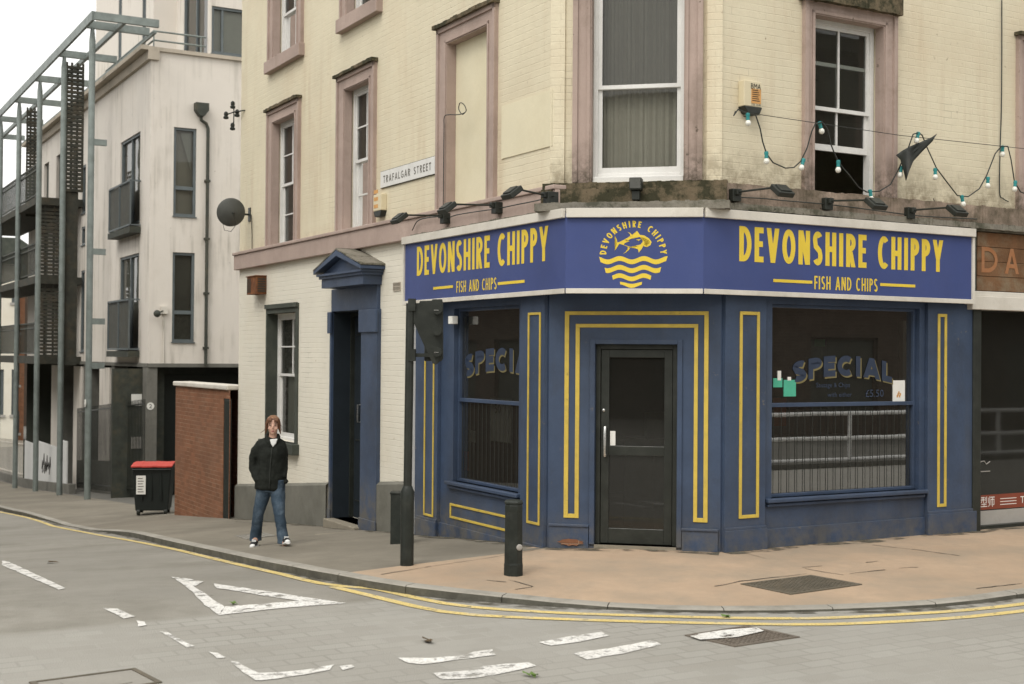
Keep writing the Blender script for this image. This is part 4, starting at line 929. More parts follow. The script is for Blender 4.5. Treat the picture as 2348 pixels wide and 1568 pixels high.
wv.build('emblem_waves', 'signyel', SG, FS, fix=False)

# ------------------------------------------------------------------ sign spotlights
def spotlight(F, bx, by, hx_, hy_, label, d0=.12):
    x, z = F.px(bx, by, d0); L_ = .72
    x2, z2 = F.px(hx_, hy_, L_+.1)
    t = thing('sign_spotlight', F.pt(x, -d0, z), label, 'floodlight', 'black floodlights above the shop sign')
    MB().box(x-.055, x+.055, -d0-.06, -.05, z-.075, z+.055).box(x-.03, x+.03, -d0-.10, -d0-.06, z-.01, z+.05).build('wall_bracket', 'black', t, F, bev=.006)
    MB().tube([(x, -d0-.08, z+.02), (x2, -L_, z2+.045)], .011, 8).build('arm', 'black', t, F, smooth=True)
    c = Vector((x2, -L_-.04, z2)); ay = Vector((0, -.80, -.60)).normalized(); az = Vector((0, -.60, .80)); ax = Vector((1, 0, 0))
    h = MB().obox(c, ax, ay, az, .10, .085, .028); h.obox(c+az*.032, ax, ay, az, .07, .06, .012)
    h.beam(c+az*.03, (x2, -L_, z2+.05), .03, .03)
    hd = h.build('lamp_head', 'black', t, F, bev=.008)
    MB().obox(c-az*.029, ax, ay, az, .085, .07, .003).build('lens', 'glass', hd, F)
for a in ((FL, 1023, 499, 905, 500, 'sign floodlight nearest the satellite dish end of the blue sign'), (FL, 1142, 475, 1014, 476, 'middle floodlight of the three over the side street sign'), (FL, 1262, 452, 1162, 441, 'sign floodlight over the side street beside the corner window'),
          (FR, 1682, 446, 1803, 436, 'sign floodlight just left of the sash window on the main street'), (FR, 1893, 466, 2018, 466, 'sign floodlight under the sill of the partly open sash window'), (FR, 2082, 487, 2204, 482, 'sign floodlight nearest the faded wooden sign next door')): spotlight(*a)
x, z = FC.px(1459, 424, .25); t = thing('sign_floodlight', FC.pt(x, -.2, z), 'boxy dark floodlight on the stained ledge below the corner window', 'floodlight')
MB().box(x-.065, x+.065, -.34, -.18, z-.06, z+.07).box(x-.05, x+.05, -.17, -.12, z-.05, z+.05).build('lamp_head', 'black', t, FC, bev=.012)
MB().box(x-.04, x+.04, -.3, -.1, z-.16, z-.065).build('wall_bracket', 'black', t, FC, bev=.005)
MB().box(x-.055, x+.055, -.348, -.341, z-.045, z+.055).build('lens', mat('dusty_lens', (.10, .10, .09), .3, .2, 6), t, FC)
# cables along the ledge
def cable(F, D, d, r, label, group='cables on the facade', m='black', name='cable'):
    P = []
    for q in D: x, z = F.px(q[0], q[1], q[2] if len(q) > 2 else d); P.append(F.pt(x, -(q[2] if len(q) > 2 else d), z))
    S = []
    Q_ = [P[0]*2-P[1]]+P+[P[-1]*2-P[-2]]
    for i in range(1, len(Q_)-2):
        for k in range(6):
            t = k/6; a, b, c, d_ = Q_[i-1:i+3]; S.append(((b*2)+(c-a)*t+(a*2-b*5+c*4-d_)*t*t+(b*3-a-c*3+d_)*t**3)/2)
    S.append(P[-1]); o = MB().tube(S, r, 6).build(name, m, smooth=True); tag(o, label, 'cable', group); return o
cable(FL, [(945,528),(960,505),(1000,497),(1023,500),(1050,492),(1100,484),(1142,478),(1180,470),(1230,460),(1275,448)], .13, .007, 'dark cable looping between the three side street floodlights')
cable(FC, [(1290,447),(1330,440),(1380,436),(1459,433),(1520,436),(1600,437),(1650,434)], .15, .007, 'dark cable run along the mossy ledge under the corner window')
cable(FR, [(1690,452),(1750,455),(1800,460),(1893,468),(1960,476),(2082,492),(2140,497),(2240,502)], .14, .007, 'dark cable run along the ledge over the right half of the sign')
cable(FL, [(1016,505),(1017,400),(1018,300),(1019,268),(1030,263),(1046,263),(1062,260),(1069,253),(1064,240),(1055,236),(1052,250),(1060,262),(1068,256)], .07, .006, 'thin cable climbing the frame of the bricked up window with a loop')
cable(FL, [(578,575),(578,540),(577,505),(576,492)], .03, .008, 'thin cable dropping from the satellite dish to the string course')
cable(FR, [(2297,0),(2297,130),(2296,250),(2293,345),(2292,440),(2300,455),(2312,462)], .02, .007, 'thin vertical cable down the cream wall at the far right')
cable(FR, [(1852,0),(1853,100),(1852,150),(1852,240)], .015, .004, 'short fine wire down the wall right of the alarm box') if 0 else None
cable(FR, [(2140,455),(2142,460),(2150,490),(2158,506)], .05, .005, 'short wire from the string lights down to the ledge')
# ------------------------------------------------------------------ small things on the side-street wall
x0, x1, z0, z1 = rpx(FL, 876, 1000.5, 394.9, 431.7, 876)
SN = thing('street_sign', FL.pt((x0+x1)/2, 0, z0), 'white street name plate reading TRAFALGAR STREET on the cream wall', 'street sign')
MB().box(x0, x1, -.025, 0, z0, z1).build('plate', 'wframe', SN, FL, bev=.003)
MB().box(x0-.006, x1+.006, -.02, -.001, z0-.006, z1+.006).build('border', 'dgreen', SN, FL)
mb = MB(); h_ = (z1-z0)*.44; write(mb, 'TRAFALGAR STREET', (x1-x0)*.88, h_, .017, y=-.0265, warp=lambda a, b: (x0+(x1-x0)*.06+a, z0+(z1-z0)*.27+b), space=.7, gap=.03); mb.build('lettering', 'greyink', SN, FL, fix=False)
x0, x1, z0, z1 = rpx(FL, 857, 875, 448, 497, 857, .08)
AB = thing('alarm_box', FL.pt((x0+x1)/2, 0, z0), 'ivory alarm box with black base and orange stickers beside the side street window', 'alarm box')
MB().box(x0, x1, -.09, 0, z0+.07, z1).build('alarm_cover', 'alarm', AB, FL, bev=.01); MB().prism([(x0, z0+.068), (x1, z0+.068), (x1-.05, z0-.01), (x0+.05, z0-.01)], -.085, 0).build('strobe_base', 'black', AB, FL, bev=.006)
for k in range(3): MB().box(x0+.03, x1-.10, -.093, -.0905, z0+.11+k*.10, z0+.16+k*.10).build('alarm_sticker', 'alarmo', AB, FL)
x0, x1, z0, z1 = rpx(FL, 566, 588, 636, 676, 566, .18)
RB = thing('rusty_box', FL.pt((x0+x1)/2, 0, z0), 'rusty brown louvred box on the white wall above the ground floor window', 'wall box')
b = MB().box(x0, x1, -.18, 0, z0, z1); b.box(x0-.015, x1+.015, -.2, 0, z1, z1+.015); b.build('rusty_casing', 'rust', RB, FL, bev=.004)
lv = MB()
for k in range(6): lv.box(x1+.001, x1+.012, -.16, -.02, z0+.04+k*(z1-z0-.06)/6, z0+.06+k*(z1-z0-.06)/6)
for k in range(4): lv.box(x0+.03+k*.055, x0+.05+k*.055, -.187, -.181, z0+.03, z1-.03)
lv.build('louvre_slats', 'dark', RB, FL)
x0, x1, z0, z1 = rpx(FL, 903, 919, 648, 668, 903)
VG = thing('vent_grille', FL.pt((x0+x1)/2, 0, z0), 'small painted air brick vent in the white wall left of the blue sign', 'vent')
b = MB(); b.box(x0, x1, -.012, 0, z0, z0+.012).box(x0, x1, -.012, 0, z1-.012, z1)
for i in range(7): b.box(x0+(x1-x0)*i/6-.006, x0+(x1-x0)*i/6+.006, -.0115, 0, z0+.012, z1-.012)
b.box(x0, x1, -.011, 0, (z0+z1)/2-.006, (z0+z1)/2+.006); b.build('grille_bars', 'rendercap', VG, FL); MB().box(x0, x1, -.003, 0, z0, z1).build('grille_back', 'dgreen', VG, FL)
# satellite dish seen from behind
x, z = FL.px(532, 488, .40); bx_, bz_ = FL.px(573, 492, 0)
SD = thing('satellite_dish', FL.pt(bx_, 0, bz_), 'dark grey satellite dish on a bracket at the far end of the cream facade', 'satellite dish')
c = FL.pt(x, -.40, z); back = (Vector((0, 0, EYE))-c).normalized(); back = (back+Vector((.25, 0, -.15))).normalized(); Mx = back.to_track_quat('Z', 'Y').to_matrix().to_4x4(); Mx.translation = c
prof = [(.001, .0)]+[(.245*i/8, -.075*(i/8)**2) for i in range(1, 9)]+[(.25, -.082), (.245, -.088)]+[(.24*i/8, -.012-.075*(i/8)**2) for i in range(8, 0, -1)]+[(.001, -.012)]
MB().lathe(prof, 32, Mx).build('dish', 'dish', SD, smooth=True)
w0 = FL.pt(bx_, 0, bz_); MB().tube([w0, w0+FL.y*-.22, c+back*.06], .018, 10).box(0, 0, 0, 0, 0, 0).build('bracket_arm', 'black', SD, smooth=True)
MB().obox(w0, FL.x, FL.y, Vector((0, 0, 1)), .06, .015, .12).build('wall_plate', 'black', SD)
lnb = c-back*.28+Vector((-.10, 0, -.20)); MB().tube([c+Vector((-.03, 0, -.22))-back*.05, lnb], .009, 8).tube([lnb, lnb+(c-lnb).normalized()*.09], .028, 10).build('receiver_arm', 'black', SD, smooth=True)
MB().tube([lnb, lnb+Vector((.03, .02, -.14)), lnb+Vector((.14, .05, -.16)), c+back*.05+Vector((.06, 0, -.2)), c+back*.08], .005, 6).build('receiver_cable', 'black', SD, smooth=True)
# telephone wire insulators at the building's far corner
x, z = FL.px(556, 252, .05); IN = thing('wire_insulators', FL.pt(x, 0, z), 'cluster of black wire insulators on a bracket at the far top corner', 'insulator bracket')
p = FL.pt(x, 0, z); br_ = MB(); q = p+FL.x*-.28+FL.y*-.12; br_.tube([p, q, q+Vector((-.14, 0, -.05))], .012, 8).tube([q+Vector((0, 0, .12)), q-Vector((0, 0, .26))], .01, 8); br_.build('bracket', 'black', IN, smooth=True)
for dx, dz in ((-.02, .13), (-.14, -.06), (-.02, -.26), (.06, -.02)):
    MB().lathe([(.015, -.07), (.045, -.06), (.05, -.03), (.03, -.01), (.04, .01), (.035, .05), (.012, .07)], 12, Matrix.Translation(q+Vector((dx, 0, dz)))).build('insulator', 'black', IN, smooth=True)
# ------------------------------------------------------------------ BMA alarm box, string lights, pennant
x0, x1, z0, z1 = rpx(FR, 1700.7, 1741, 184, 243, 1700.7, .06); zb2 = FR.px(1720, 262, .06)[1]
AB = thing('alarm_box', FR.pt((x0+x1)/2, 0, z0), 'white alarm box lettered BMA with a black base left of the sash window', 'alarm box')
MB().box(x0, x1, -.10, 0, z0, z1).build('alarm_cover', 'alarm', AB, FR, bev=.008)
MB().prism([(x0-.005, z0-.001), (x1+.005, z0-.001), (x1-.03, zb2), (x0+.05, zb2)], -.108, 0).build('strobe_base', 'black', AB, FR, bev=.008)
xa = x0+(x1-x0)*.40; MB().box(xa, x1-.012, -.1025, -.1005, z0+.035, z0+(z1-z0)*.70).build('alarm_sticker', 'alarmo', AB, FR)
mb = MB(); addtext(mb, 'BMA', xa-.005, z1-.085, -.1035, .085, x1-.01-xa); addtext(mb, '226 1646', xa, z0+.012, -.1035, .03, x1-.014-xa)
for k in range(6): mb.box(xa+.012, x1-.03-.01*(k % 3), -.104, -.103, z0+.06+k*.022, z0+.068+k*.022)
mb.build('alarm_lettering', 'ink', AB, FR, fix=False)
ZD = lambda x, y: (1614.4+x*.3354, y*.3354)
fc = [(215,760),(200,790),(240,745),(290,770),(345,785),(375,880),(395,970),(430,1050),(480,1110),(550,1150),(610,1145),(670,1100),(710,1010),(735,900),(755,848),(797,836),(845,880),(875,985),(905,1060),(930,1120),(985,1200),(1060,1280),(1120,1312),(1190,1308),(1280,1260),(1330,1170),(1390,1010),(1420,920),(1467,905),(1500,925),(1530,1000),(1585,1150),(1650,1240),(1740,1335),(1800,1345),(1880,1290),(1940,1200),(1990,1050),(2025,1000),(2070,1000),(2100,1090),(2130,1240),(2170,1310),(2260,1350),(2330,1240),(2380,1030)]
DF = .22
P = [];
for q in fc: x, z = FR.px(*ZD(*q), DF); P.append((x, -DF+.02*math.sin(q[0]*.03), z))
sx_, sz_ = FR.px(*ZD(215, 760), 0)
SLT = thing('string_lights', FR.pt(P[0][0], 0, P[0][2]), 'festoon of opal bulbs in teal holders sagging across the upper window', 'string lights')
MB().tube(P, .0075, 6).build('light_cable', 'black', SLT, FR, smooth=True)
wa = FR.px(1745, 263, DF); wb = FR.px(2342, 340, DF)
MB().tube([(wa[0]-.05, 0, wa[1]+.01), (wa[0], -DF, wa[1]), ((wa[0]+wb[0])/2, -DF, (wa[1]+wb[1])/2-.03), (wb[0], -DF, wb[1]), (wb[0]+3, -DF, wb[1]+.1)], .004, 6).build('support_wire', 'black', SLT, FR, smooth=True)
for i, q in enumerate([(303,790),(430,1052),(682,1100),(797,848),(922,1112),(1140,1312),(1352,1150),(1467,918),(1585,1165),(1768,1350),(1945,1225),(2045,1010),(2132,1250),(2262,1350)]):
    x, z = FR.px(*ZD(*q), DF); tilt = random.uniform(-.35, .35); ti = Matrix.Translation((x, -DF+.01, z)) @ Matrix.Rotation(tilt, 4, 'Y') @ Matrix.Rotation(math.pi, 4, 'X')
    h = MB().lathe([(.012, -.03), (.022, -.025), (.024, .0), (.018, .012), (.021, .03), (.019, .045)], 12, ti).build('lamp_holder', 'teal', SLT, FR, smooth=True)
    MB().lathe([(.012, .043), (.022, .052), (.030, .07), (.031, .08), (.026, .097), (.012, .108), (.002, .11)], 12, ti).build('bulb', 'bulb', h, FR, smooth=True)
fl = [(1580,915),(1530,942),(1470,975),(1400,1003),(1335,1030),(1300,1062),(1320,1095),(1335,1160),(1355,1240),(1395,1170),(1440,1100),(1490,1030),(1535,970)]
pm = [FR.px(*ZD(*q), DF) for q in fl]; cxm = sum(p[0] for p in pm)/len(pm); czm_ = sum(p[1] for p in pm)/len(pm); mb = MB()
for i in range(len(pm)):
    a, b = pm[i], pm[(i+1) % len(pm)]
    for s_ in range(4):
        t0, t1 = s_/4, (s_+1)/4
        f = lambda p, t: (cxm+(p[0]-cxm)*t, -DF-.02-.04*math.sin((cxm+(p[0]-cxm)*t)*14), czm_+(p[1]-czm_)*t)
        mb.quad(f(a, t0), f(b, t0), f(b, t1), f(a, t1))
pn = mb.build('pennant_flag', 'black', None, FR, smooth=True); md = pn.modifiers.new('thick', 'SOLIDIFY'); md.thickness = .004
tag(pn, 'black triangular pennant hanging twisted from the light wire', 'flag')
# ------------------------------------------------------------------ next-door shop
NS = thing('neighbouring_shopfront', FR.pt(XR+1, 0, 0), 'dark glazed shopfront with a red Chinese banner right of the navy shop', 'shopfront')
n0 = FR.px(2221, 1000)[0]
nw = MB(); wallskin(nw, XR+.0, XF, -.3, 3.6, [(n0, XF-.3, .16, 2.78, .2)]); nw.build('shopfront_wall', 'black', NS, FR, fix=False)
MB().box(XR+.03, n0, -.07, 0, -.3, SB).build('black_pilaster', 'black', NS, FR, bev=.006)
zz = FR.px(2222, 1176)[1]; zz2 = FR.px(2222, 1140)[1]; zz0 = FR.px(2222, 1204)[1]
MB().box(n0, XF-.3, .08, .12, -.1, zz-.004).build('stall_riser', 'lgrey', NS, FR)
MB().box(n0+1.15, n0+3.2, .07, .0795, -.1, zz-.02).build('dark_riser_panel', 'dgreen', NS, FR)
g = MB().quad((n0, .10, zz), (XF-.3, .10, zz), (XF-.3, .10, 2.78), (n0, .10, 2.78)).build('shop_pane', 'doorglass', NS, FR)
mb = MB()
for xx in (n0+2.4, n0+4.6): mb.box(xx-.03, xx+.03, .06, .14, zz, 2.78)
mb.box(n0, n0+.03, .06, .14, zz, 2.78); mb.build('window_mullion', 'black', NS, FR)
bn = MB().box(n0+.02, n0+2.3, .094, .0985, zz+.01, zz2).build('banner', 'redband', NS, FR)
tb = MB(); addtext(tb, '中国发型师', n0-.06, zz+.05, .0925, .14, .62); addtext(tb, 'TEL:0114', n0+1.02, zz+.06, .0925, .12, .52)
for k in range(3): tb.box(n0+.66, n0+.95, .0925, .0935, zz+.055+k*.035, zz+.063+k*.035)
tb.build('banner_lettering', 'paper', bn, FR, fix=False)
cr = []
for q in ((2222,1062),(2226,1060),(2233,1068),(2241,1070),(2250,1058),(2257,1057),(2262,1064),(2270,1058)):
    x, z = FR.px(q[0], q[1], -.09); cr.append((x, .092, z))
mb = MB().tube(cr, .006, 5); x, z = FR.px(2222, 1083, -.09); x2, z2 = FR.px(2270, 1080, -.09); mb.tube([(x, .092, z), (x2, .092, z2)], .006, 5)
mb.build('crown_outline', 'lgrey', NS, FR)
ir = MB(); ir.box(n0, XF-.3, 2.5, 2.6, 0, 3).box(n0, XF-.3, .25, 2.5, .0, .05); ir.build('dark_interior', 'dark', NS, FR)
nf = MB().box(sr1+.04, XF, -.13, .02, SB-.06, SB+.10); nf.box(sr1+.04, XF, -.10, .02, SB+.10, SB+.16); nf.build('white_fascia_beam', 'trim', NS, FR, bev=.006)
WS = thing('wooden_sign', FR.pt(sr1+1, 0, SB), 'weathered brown wooden sign with faded orange letters next to the blue sign', 'shop sign')
w0_ = FR.px(2241, 600, .06)[0]; mb = MB()
for k in range(4): mb.box(w0_, XF, -.06-.004*(k % 2), .0, SB+.17+k*.175, SB+.17+k*.175+.171)
mb.build('boards', 'wood', WS, FR, bev=.004)
MB().box(sr1+.05, w0_-.004, -.05, 0, SB+.17, SB+.87).build('dark_end_post', 'dgreen', WS, FR)
x, z0 = FR.px(2251, 624, .07); z1 = FR.px(2251, 565, .07)[1]
mb = MB(); write(mb, 'DATE', 1.35, z1-z0, .05, y=-.067, warp=lambda a, b: (x+a, z0+b), gap=.13, wid=dict(A=.8)); mb.build('carved_lettering', 'carved', WS, FR, fix=False)
MB().box(sr1+.05, XF, -.10, .0, SB+.875, SB+.905).build('top_flashing', 'lead', WS, FR)

# ------------------------------------------------------------------ brick yard wall and gate
BW = thing('brick_wall', FL.pt(xE-2, 0, -1), 'orange brick wall with pale stone coping between the flats and the white wall', 'wall')
bx0 = FL.px(402, 1000, .15)[0]; bg0 = FL.px(512, 1000, .15)[0]; btop = FL.px(402, 884, .15)[1]; gtop = FL.px(512, 913, .15)[1]
mb = MB(); wallskin(mb, bx0, xE, -3, btop, [(bg0, xE-.03, -2.4, gtop, .02)], y=-.15); mb.quad((bx0, -.15, -3), (bx0, .15, -3), (bx0, .15, btop), (bx0, -.15, btop)); mb.quad((bx0, .15, -3), (bg0, .15, -3), (bg0, .15, btop), (bx0, .15, btop))
mb.build('wall', 'brick', BW, FL, fix=False)
MB().box(bx0-.05, xE-.06, -.20, .20, btop, btop+.09).build('coping', 'trim', BW, FL, bev=.02)
gt = MB(); gt.box(bg0+.005, xE-.035, -.14, -.11, -2.2, gtop-.005)
for k in range(5): gt.box(bg0+(xE-bg0)*(k+.5)/5-.008, bg0+(xE-bg0)*(k+.5)/5+.008, -.146, -.1405, -2.2, gtop-.05)
gt.build('gate', mat('dark_gate_paint', (.02, .024, .02), .6, .2, 3), BW, FL)

# ------------------------------------------------------------------ apartment building
DP = -1.5
xc, _ = FL.px(343, 500, DP); E0 = FL.pt(xc, -DP); FP = Frame((E0.x, E0.y), math.atan2(FR.x.y, FR.x.x))
zb = FP.px(343, 833)[1]; zt = FP.px(343, 113)[1]; xl_ = FL.px(66, 500, DP)[0]
AP = thing('apartment_building', (E0.x, E0.y, drop(-xc)), 'pale rendered apartment block on pillars at the left with stained walls', 'building')
def ap(mb, name, m, F, parent=None, **k): return mb.build(name, m, parent or AP, F, **k)
wa_ = rpx(FP, 398, 450, 293, 496, 424); wb_ = rpx(FP, 395, 446, 579, 784, 420)
ap(wallskin(MB(), 0, 13, zb, zt, [(*wa_, .12), (*wb_, .12)]), 'front_wall', 'render', FP, fix=False)
def X_(px, y=500): return FL.px(px, y, DP)[0]
cw1 = (X_(298), X_(326), FL.px(326, 420, DP)[1], FL.px(326, 298, DP)[1]); cw2 = (X_(275), X_(320), FL.px(320, 800, DP)[1], FL.px(320, 579, DP)[1]); cw1 = (cw2[0], cw2[1], FL.px(326, 505, DP)[1], cw1[3])
sl1 = [(X_(187), X_(196), FL.px(190, yb, DP)[1], FL.px(190, yt_, DP)[1]) for yt_, yb in ((380, 490), (520, 562), (620, 806))]
doors = []
lv_z = (7.2, 4.64, 2.04)
for z in lv_z:
    for px_ in (100, 128, 160): a = X_(px_); doors.append((a, a+1.0, z+.02, z+2.05))
ws = MB(); wallskin(ws, xl_, xc, zb, zt, [(*c, .12) for c in [cw1, cw2]+sl1+doors], y=-DP)
ap(ws, 'street_wall', 'render', FL, fix=False)
ap(MB().quad(*[tuple(v) for v in (FL.pt(xl_, -DP, zb), FL.pt(xc, -DP, zb), FP.pt(13, 0, zb), FP.pt(13, 0, zb)+DL*15, FL.pt(xl_, -DP, zb)+FR.x*13)]), 'soffit', mat('dirty_soffit', (.12, .115, .095), .9, .2, 1), None)
ap(MB().box(0, 13, -.04, .1, zb-.10, zb-.002), 'edge_beam', 'concrete', FP); ap(MB().box(xl_, xc, -DP-.04, -DP+.1, zb-.10, zb-.002), 'edge_beam', 'concrete', FL)
ap(MB().box(-.1, 13, -.08, .25, zt-.03, zt+.07), 'parapet_coping', 'rendercap', FP)
pc_ = MB().box(xl_, xc+.1, -DP-.10, -DP+.2, zt-.28, zt+.07).box(xl_, xc+.1, -DP-.30, -DP-.1, zt-.03, zt+.09); ap(pc_, 'eaves_channel', 'rendercap', FL)
rf_ = MB().quad(*[tuple(v) for v in (FL.pt(xl_, -DP, zt-.05), FP.pt(0, 0, zt-.05), FP.pt(13, 0, zt-.05), FP.pt(13, 0, zt-.05)+DL*15, FL.pt(xl_, -DP, zt-.05)+FR.x*13)])
ap(rf_, 'roof', 'concrete', None)
e1 = MB(); p, q = FL.pt(xl_, -DP), FL.pt(xl_, -DP)+FR.x*13; e1.quad((p.x, p.y, zb), (q.x, q.y, zb), (q.x, q.y, zt), (p.x, p.y, zt)); ap(e1, 'end_wall', 'render', None)
def awin(F, r, e, y0=0, tr=None, split=None, m='alu', glass='glass', name='window', cur=None):
    x0, x1, z0, z1 = r; f = MB(); fw = .07
    for a, b, c, d in ((x0, x0+fw, z0, z1), (x1-fw, x1, z0, z1), (x0+fw, x1-fw, z1-fw, z1), (x0+fw, x1-fw, z0, z0+fw)): f.box(a, b, y0+e-.06, y0+e+.02, c, d)
    if tr: f.box(x0+fw, x1-fw, y0+e-.05, y0+e+.02, tr-.05, tr+.05)
    if split: f.box(x0+(x1-x0)*split-.03, x0+(x1-x0)*split+.03, y0+e-.05, y0+e+.02, z0+fw, z1-fw)
    f.box(x0-.02, x1+.02, y0-.04, y0+e-.06, z0-.03, z0+.0)
    o = f.build(name, m, AP, F)
    MB().quad((x0, y0+e, z0), (x1, y0+e, z0), (x1, y0+e, z1), (x0, y0+e, z1)).build('pane', glass, o, F)
    if cur: MB().quad((x0, y0+e+.12, z0), (x1, y0+e+.12, z0), (x1, y0+e+.12, z1), (x0, y0+e+.12, z1)).build('curtain', cur, o, F)
    return o
o = awin(FP, wa_, .10, tr=FP.px(424, 431)[1]); x0, x1, z0, z1 = wa_
MB().quad((x0+.25, .2, z1-.2), (x1-.1, .2, z0+1.3), (x1-.1, .2, z1-.1), (x0+.25, .2, z1-.1)).build('swept_curtain', 'curtain', o, FP)
MB().quad((x0, .26, z0), (x1, .26, z0), (x1, .26, z1), (x0, .26, z1)).build('blind', 'blind', o, FP)
awin(FP, wb_, .10, tr=FP.px(420, 716)[1], cur='dark')
awin(FL, cw1, .10, -DP, split=.5, cur='blind'); awin(FL, cw2, .10, -DP, split=.5, cur='curtain')
for s_ in sl1: awin(FL, s_, .08, -DP)
for d_ in doors:
    MB().box(d_[0], d_[1], -DP+.1, -DP+.14, d_[2], d_[3]).build('door', 'dsteel', AP, FL)
meshp = mat('balcony_mesh_panel', (.11, .10, .075), .7, .2, 3, streak=((.25, .2, .14), .4))
for k, (cxw, yt_, yb) in enumerate(((cw1, 398, 503), (cw2, 681, 800))):
    x0 = X_(267 if k == 0 else 262, (yt_+yb)/2)-.1; x1 = cxw[1]+.12; z1 = FL.px(331, yt_, DP+.28)[1]; z0 = FL.px(331, yb, DP+.28)[1]; y = -DP-.28
    x0 = cxw[0]-.12
    b = MB(); 
    for zz_ in (z1, z0): b.beam((x0, y, zz_), (x1, y, zz_), .04, .05).beam((x0, y, zz_), (x0, -DP, zz_), .04, .04).beam((x1, y, zz_), (x1, -DP, zz_), .04, .04)
    for xx in (x0, x1, (x0+x1)/2): b.beam((xx, y, z0), (xx, y, z1), .04, .04)
    n = 16
    for i in range(n): xx = x0+(x1-x0)*(i+.5)/n; b.beam((xx, y+.01, z0), (xx, y+.01, z1), .012, .012)
    o = b.build('balcony_rail', 'alu', AP, FL); MB().box(x0+.02, x1-.02, y+.025, y+.03, z0+.03, z1-.03).build('mesh_panel', meshp, o, FL)
    MB().box(x0-.05, x1+.05, y-.03, -DP, z0-.22, z0-.05).build('balcony_base', 'dsteel', o, FL)
# downpipe, hopper, lamp
px_ = FP.px(474, 600, .08)[0]; ph = FP.px(462, 250, .12); zb_p = zb-.05
DPI = MB().tube([(px_, -.08, zb_p), (px_, -.08, FP.px(478, 295, .08)[1]), (ph[0]+.15, -.08, ph[1]-.38), (ph[0], -.10, ph[1]-.30), (ph[0], -.10, ph[1]-.15)], .045, 10)
for zz_ in (zb+.4, zb+1.9, zb+3.4, zb+5): DPI.box(px_-.07, px_+.07, -.13, 0, zz_, zz_+.06)
o = DPI.build('downpipe', 'dsteel', AP, FP); 
MB().prism([(ph[0]-.18, ph[1]+.16), (ph[0]+.18, ph[1]+.16), (ph[0]+.18, ph[1]-.04), (ph[0]+.06, ph[1]-.2), (ph[0]-.06, ph[1]-.2), (ph[0]-.18, ph[1]-.04)], -.24, 0).build('hopper', 'dsteel', o, FP)
lx_, lz_ = FP.px(377, 711, .06); o = MB().box(lx_-.09, lx_+.09, -.1, 0, lz_-.1, lz_+.1).tube([(lx_, -.02, lz_-.1), (lx_, -.02, zb)], .02, 6).build('junction_box', 'trim', AP, FP)
l2 = FP.px(360, 719, .2); MB().sphere((l2[0], -.22, l2[1]), .10).build('wall_lamp', 'dsteel', o, FP, smooth=True); MB().tube([(lx_, -.06, lz_), (l2[0], -.2, l2[1])], .02, 6).build('lamp_arm', 'dsteel', o, FP)
# pillars, undercroft
pa = FP.px(336, 900)[0]; pb = FP.px(361, 900)[0]
o = MB().box(pa, pb, .0, .45, -3, zb-.1).build('pillar', 'concrete', AP, FP, bev=.02)
def disc(F, c, r, y, parent, name='number_disc'):
    d_ = MB(); d_.lathe([(r, 0), (r, .012)], 24, Matrix.Translation((c[0], y, c[1])) @ Matrix.Rotation(math.pi/2, 4, 'X')); o_ = d_.build(name, 'paper', parent, F)
    t_ = MB(); addtext(t_, '2', c[0]-r*.42, c[1]-r*.55, y-.0145, r*1.6, r*.85); t_.build('number', 'ink', o_, F, fix=False) if 0 else None
    return o_
c2 = FP.px(345, 931); d_ = MB().lathe([(.10, 0), (.10, .012)], 24, Matrix.Translation((c2[0], 0, c2[1])) @ Matrix.Rotation(math.pi/2, 4, 'X')); d_.build('number_disc', 'paper', o, FP)
t_ = MB(); addtext(t_, '2', c2[0]-.04, c2[1]-.055, -.0145, .16, .08); t_.build('painted_number', 'ink', o, FP, fix=False)
for xx in (4.2, 8.4): ap(MB().box(xx, xx+.4, 0, .45, -3, zb-.1), 'pillar', 'concrete', FP)
for ss in (4, 8, 12): ap(MB().box(xc-ss-.4, xc-ss, -DP+.0, -DP+.4, -4, zb-.1), 'pillar', 'concrete', FL)
bk = MB(); p, q = FL.pt(xl_, 6), FL.pt(xc+9, 6); bk.quad((p.x, p.y, -6), (q.x, q.y, -6), (q.x, q.y, zb+.3), (p.x, p.y, zb+.3)); p, q = FL.pt(xl_, 1.5), FL.pt(xl_, 14); bk.quad((p.x, p.y, -7), (q.x, q.y, -7), (q.x, q.y, zb+.3), (p.x, p.y, zb+.3)); ap(bk, 'undercroft_wall', mat('undercroft_wall_paint', (.07, .075, .06), .9, .3, .6), None)
for k, xx in enumerate((1.2, 3.2)):
    ap(MB().lathe([(.13, 0), (.13, .05), (.1, .07)], 16, Matrix.Translation((xx, .8+k*.6, zb-.08))), 'ceiling_lamp', 'paper', FP)
# penthouse volumes
p1x = FP.px(480, 80)[0]; pz1 = zt+3.1
pw = rpx(FP, 486, 556, 12, 127, 486); pwall = MB(); wallskin(pwall, p1x, 13, zt, pz1, [(pw[0], pw[1]+.4, zt+.12, pw[3], .12)], y=.03)
ap(pwall, 'penthouse_wall', 'render', FP, fix=False); awin(FP, (pw[0], pw[1]+.4, zt+.12, pw[3]), .1, .03, split=.25, cur='curtain')
ap(MB().box(p1x-.06, 13, -.08, 6, pz1, pz1+.2), 'penthouse_roof', 'rendercap', FP)
sw = MB(); FQ = Frame(FP.pt(p1x, .03).xy, FL.M.to_3x3().col[0].xy.to_3d().to_2d().angle_signed(Vector((1, 0))) if 0 else math.atan2(FL.x.y, FL.x.x))
wallskin(sw, -7, 0, zt-.05, pz1, [(-2.6, -.15, zt+.1, pz1-.5, .1), (-5.2, -3.6, zt+.1, pz1-.5, .1)]); ap(sw, 'penthouse_wall', 'render', FQ, fix=False)
awin(FQ, (-2.6, -.15, zt+.1, pz1-.5), .08, split=.5); awin(FQ, (-5.2, -3.6, zt+.1, pz1-.5), .08, split=.5)
tr_ = MB()
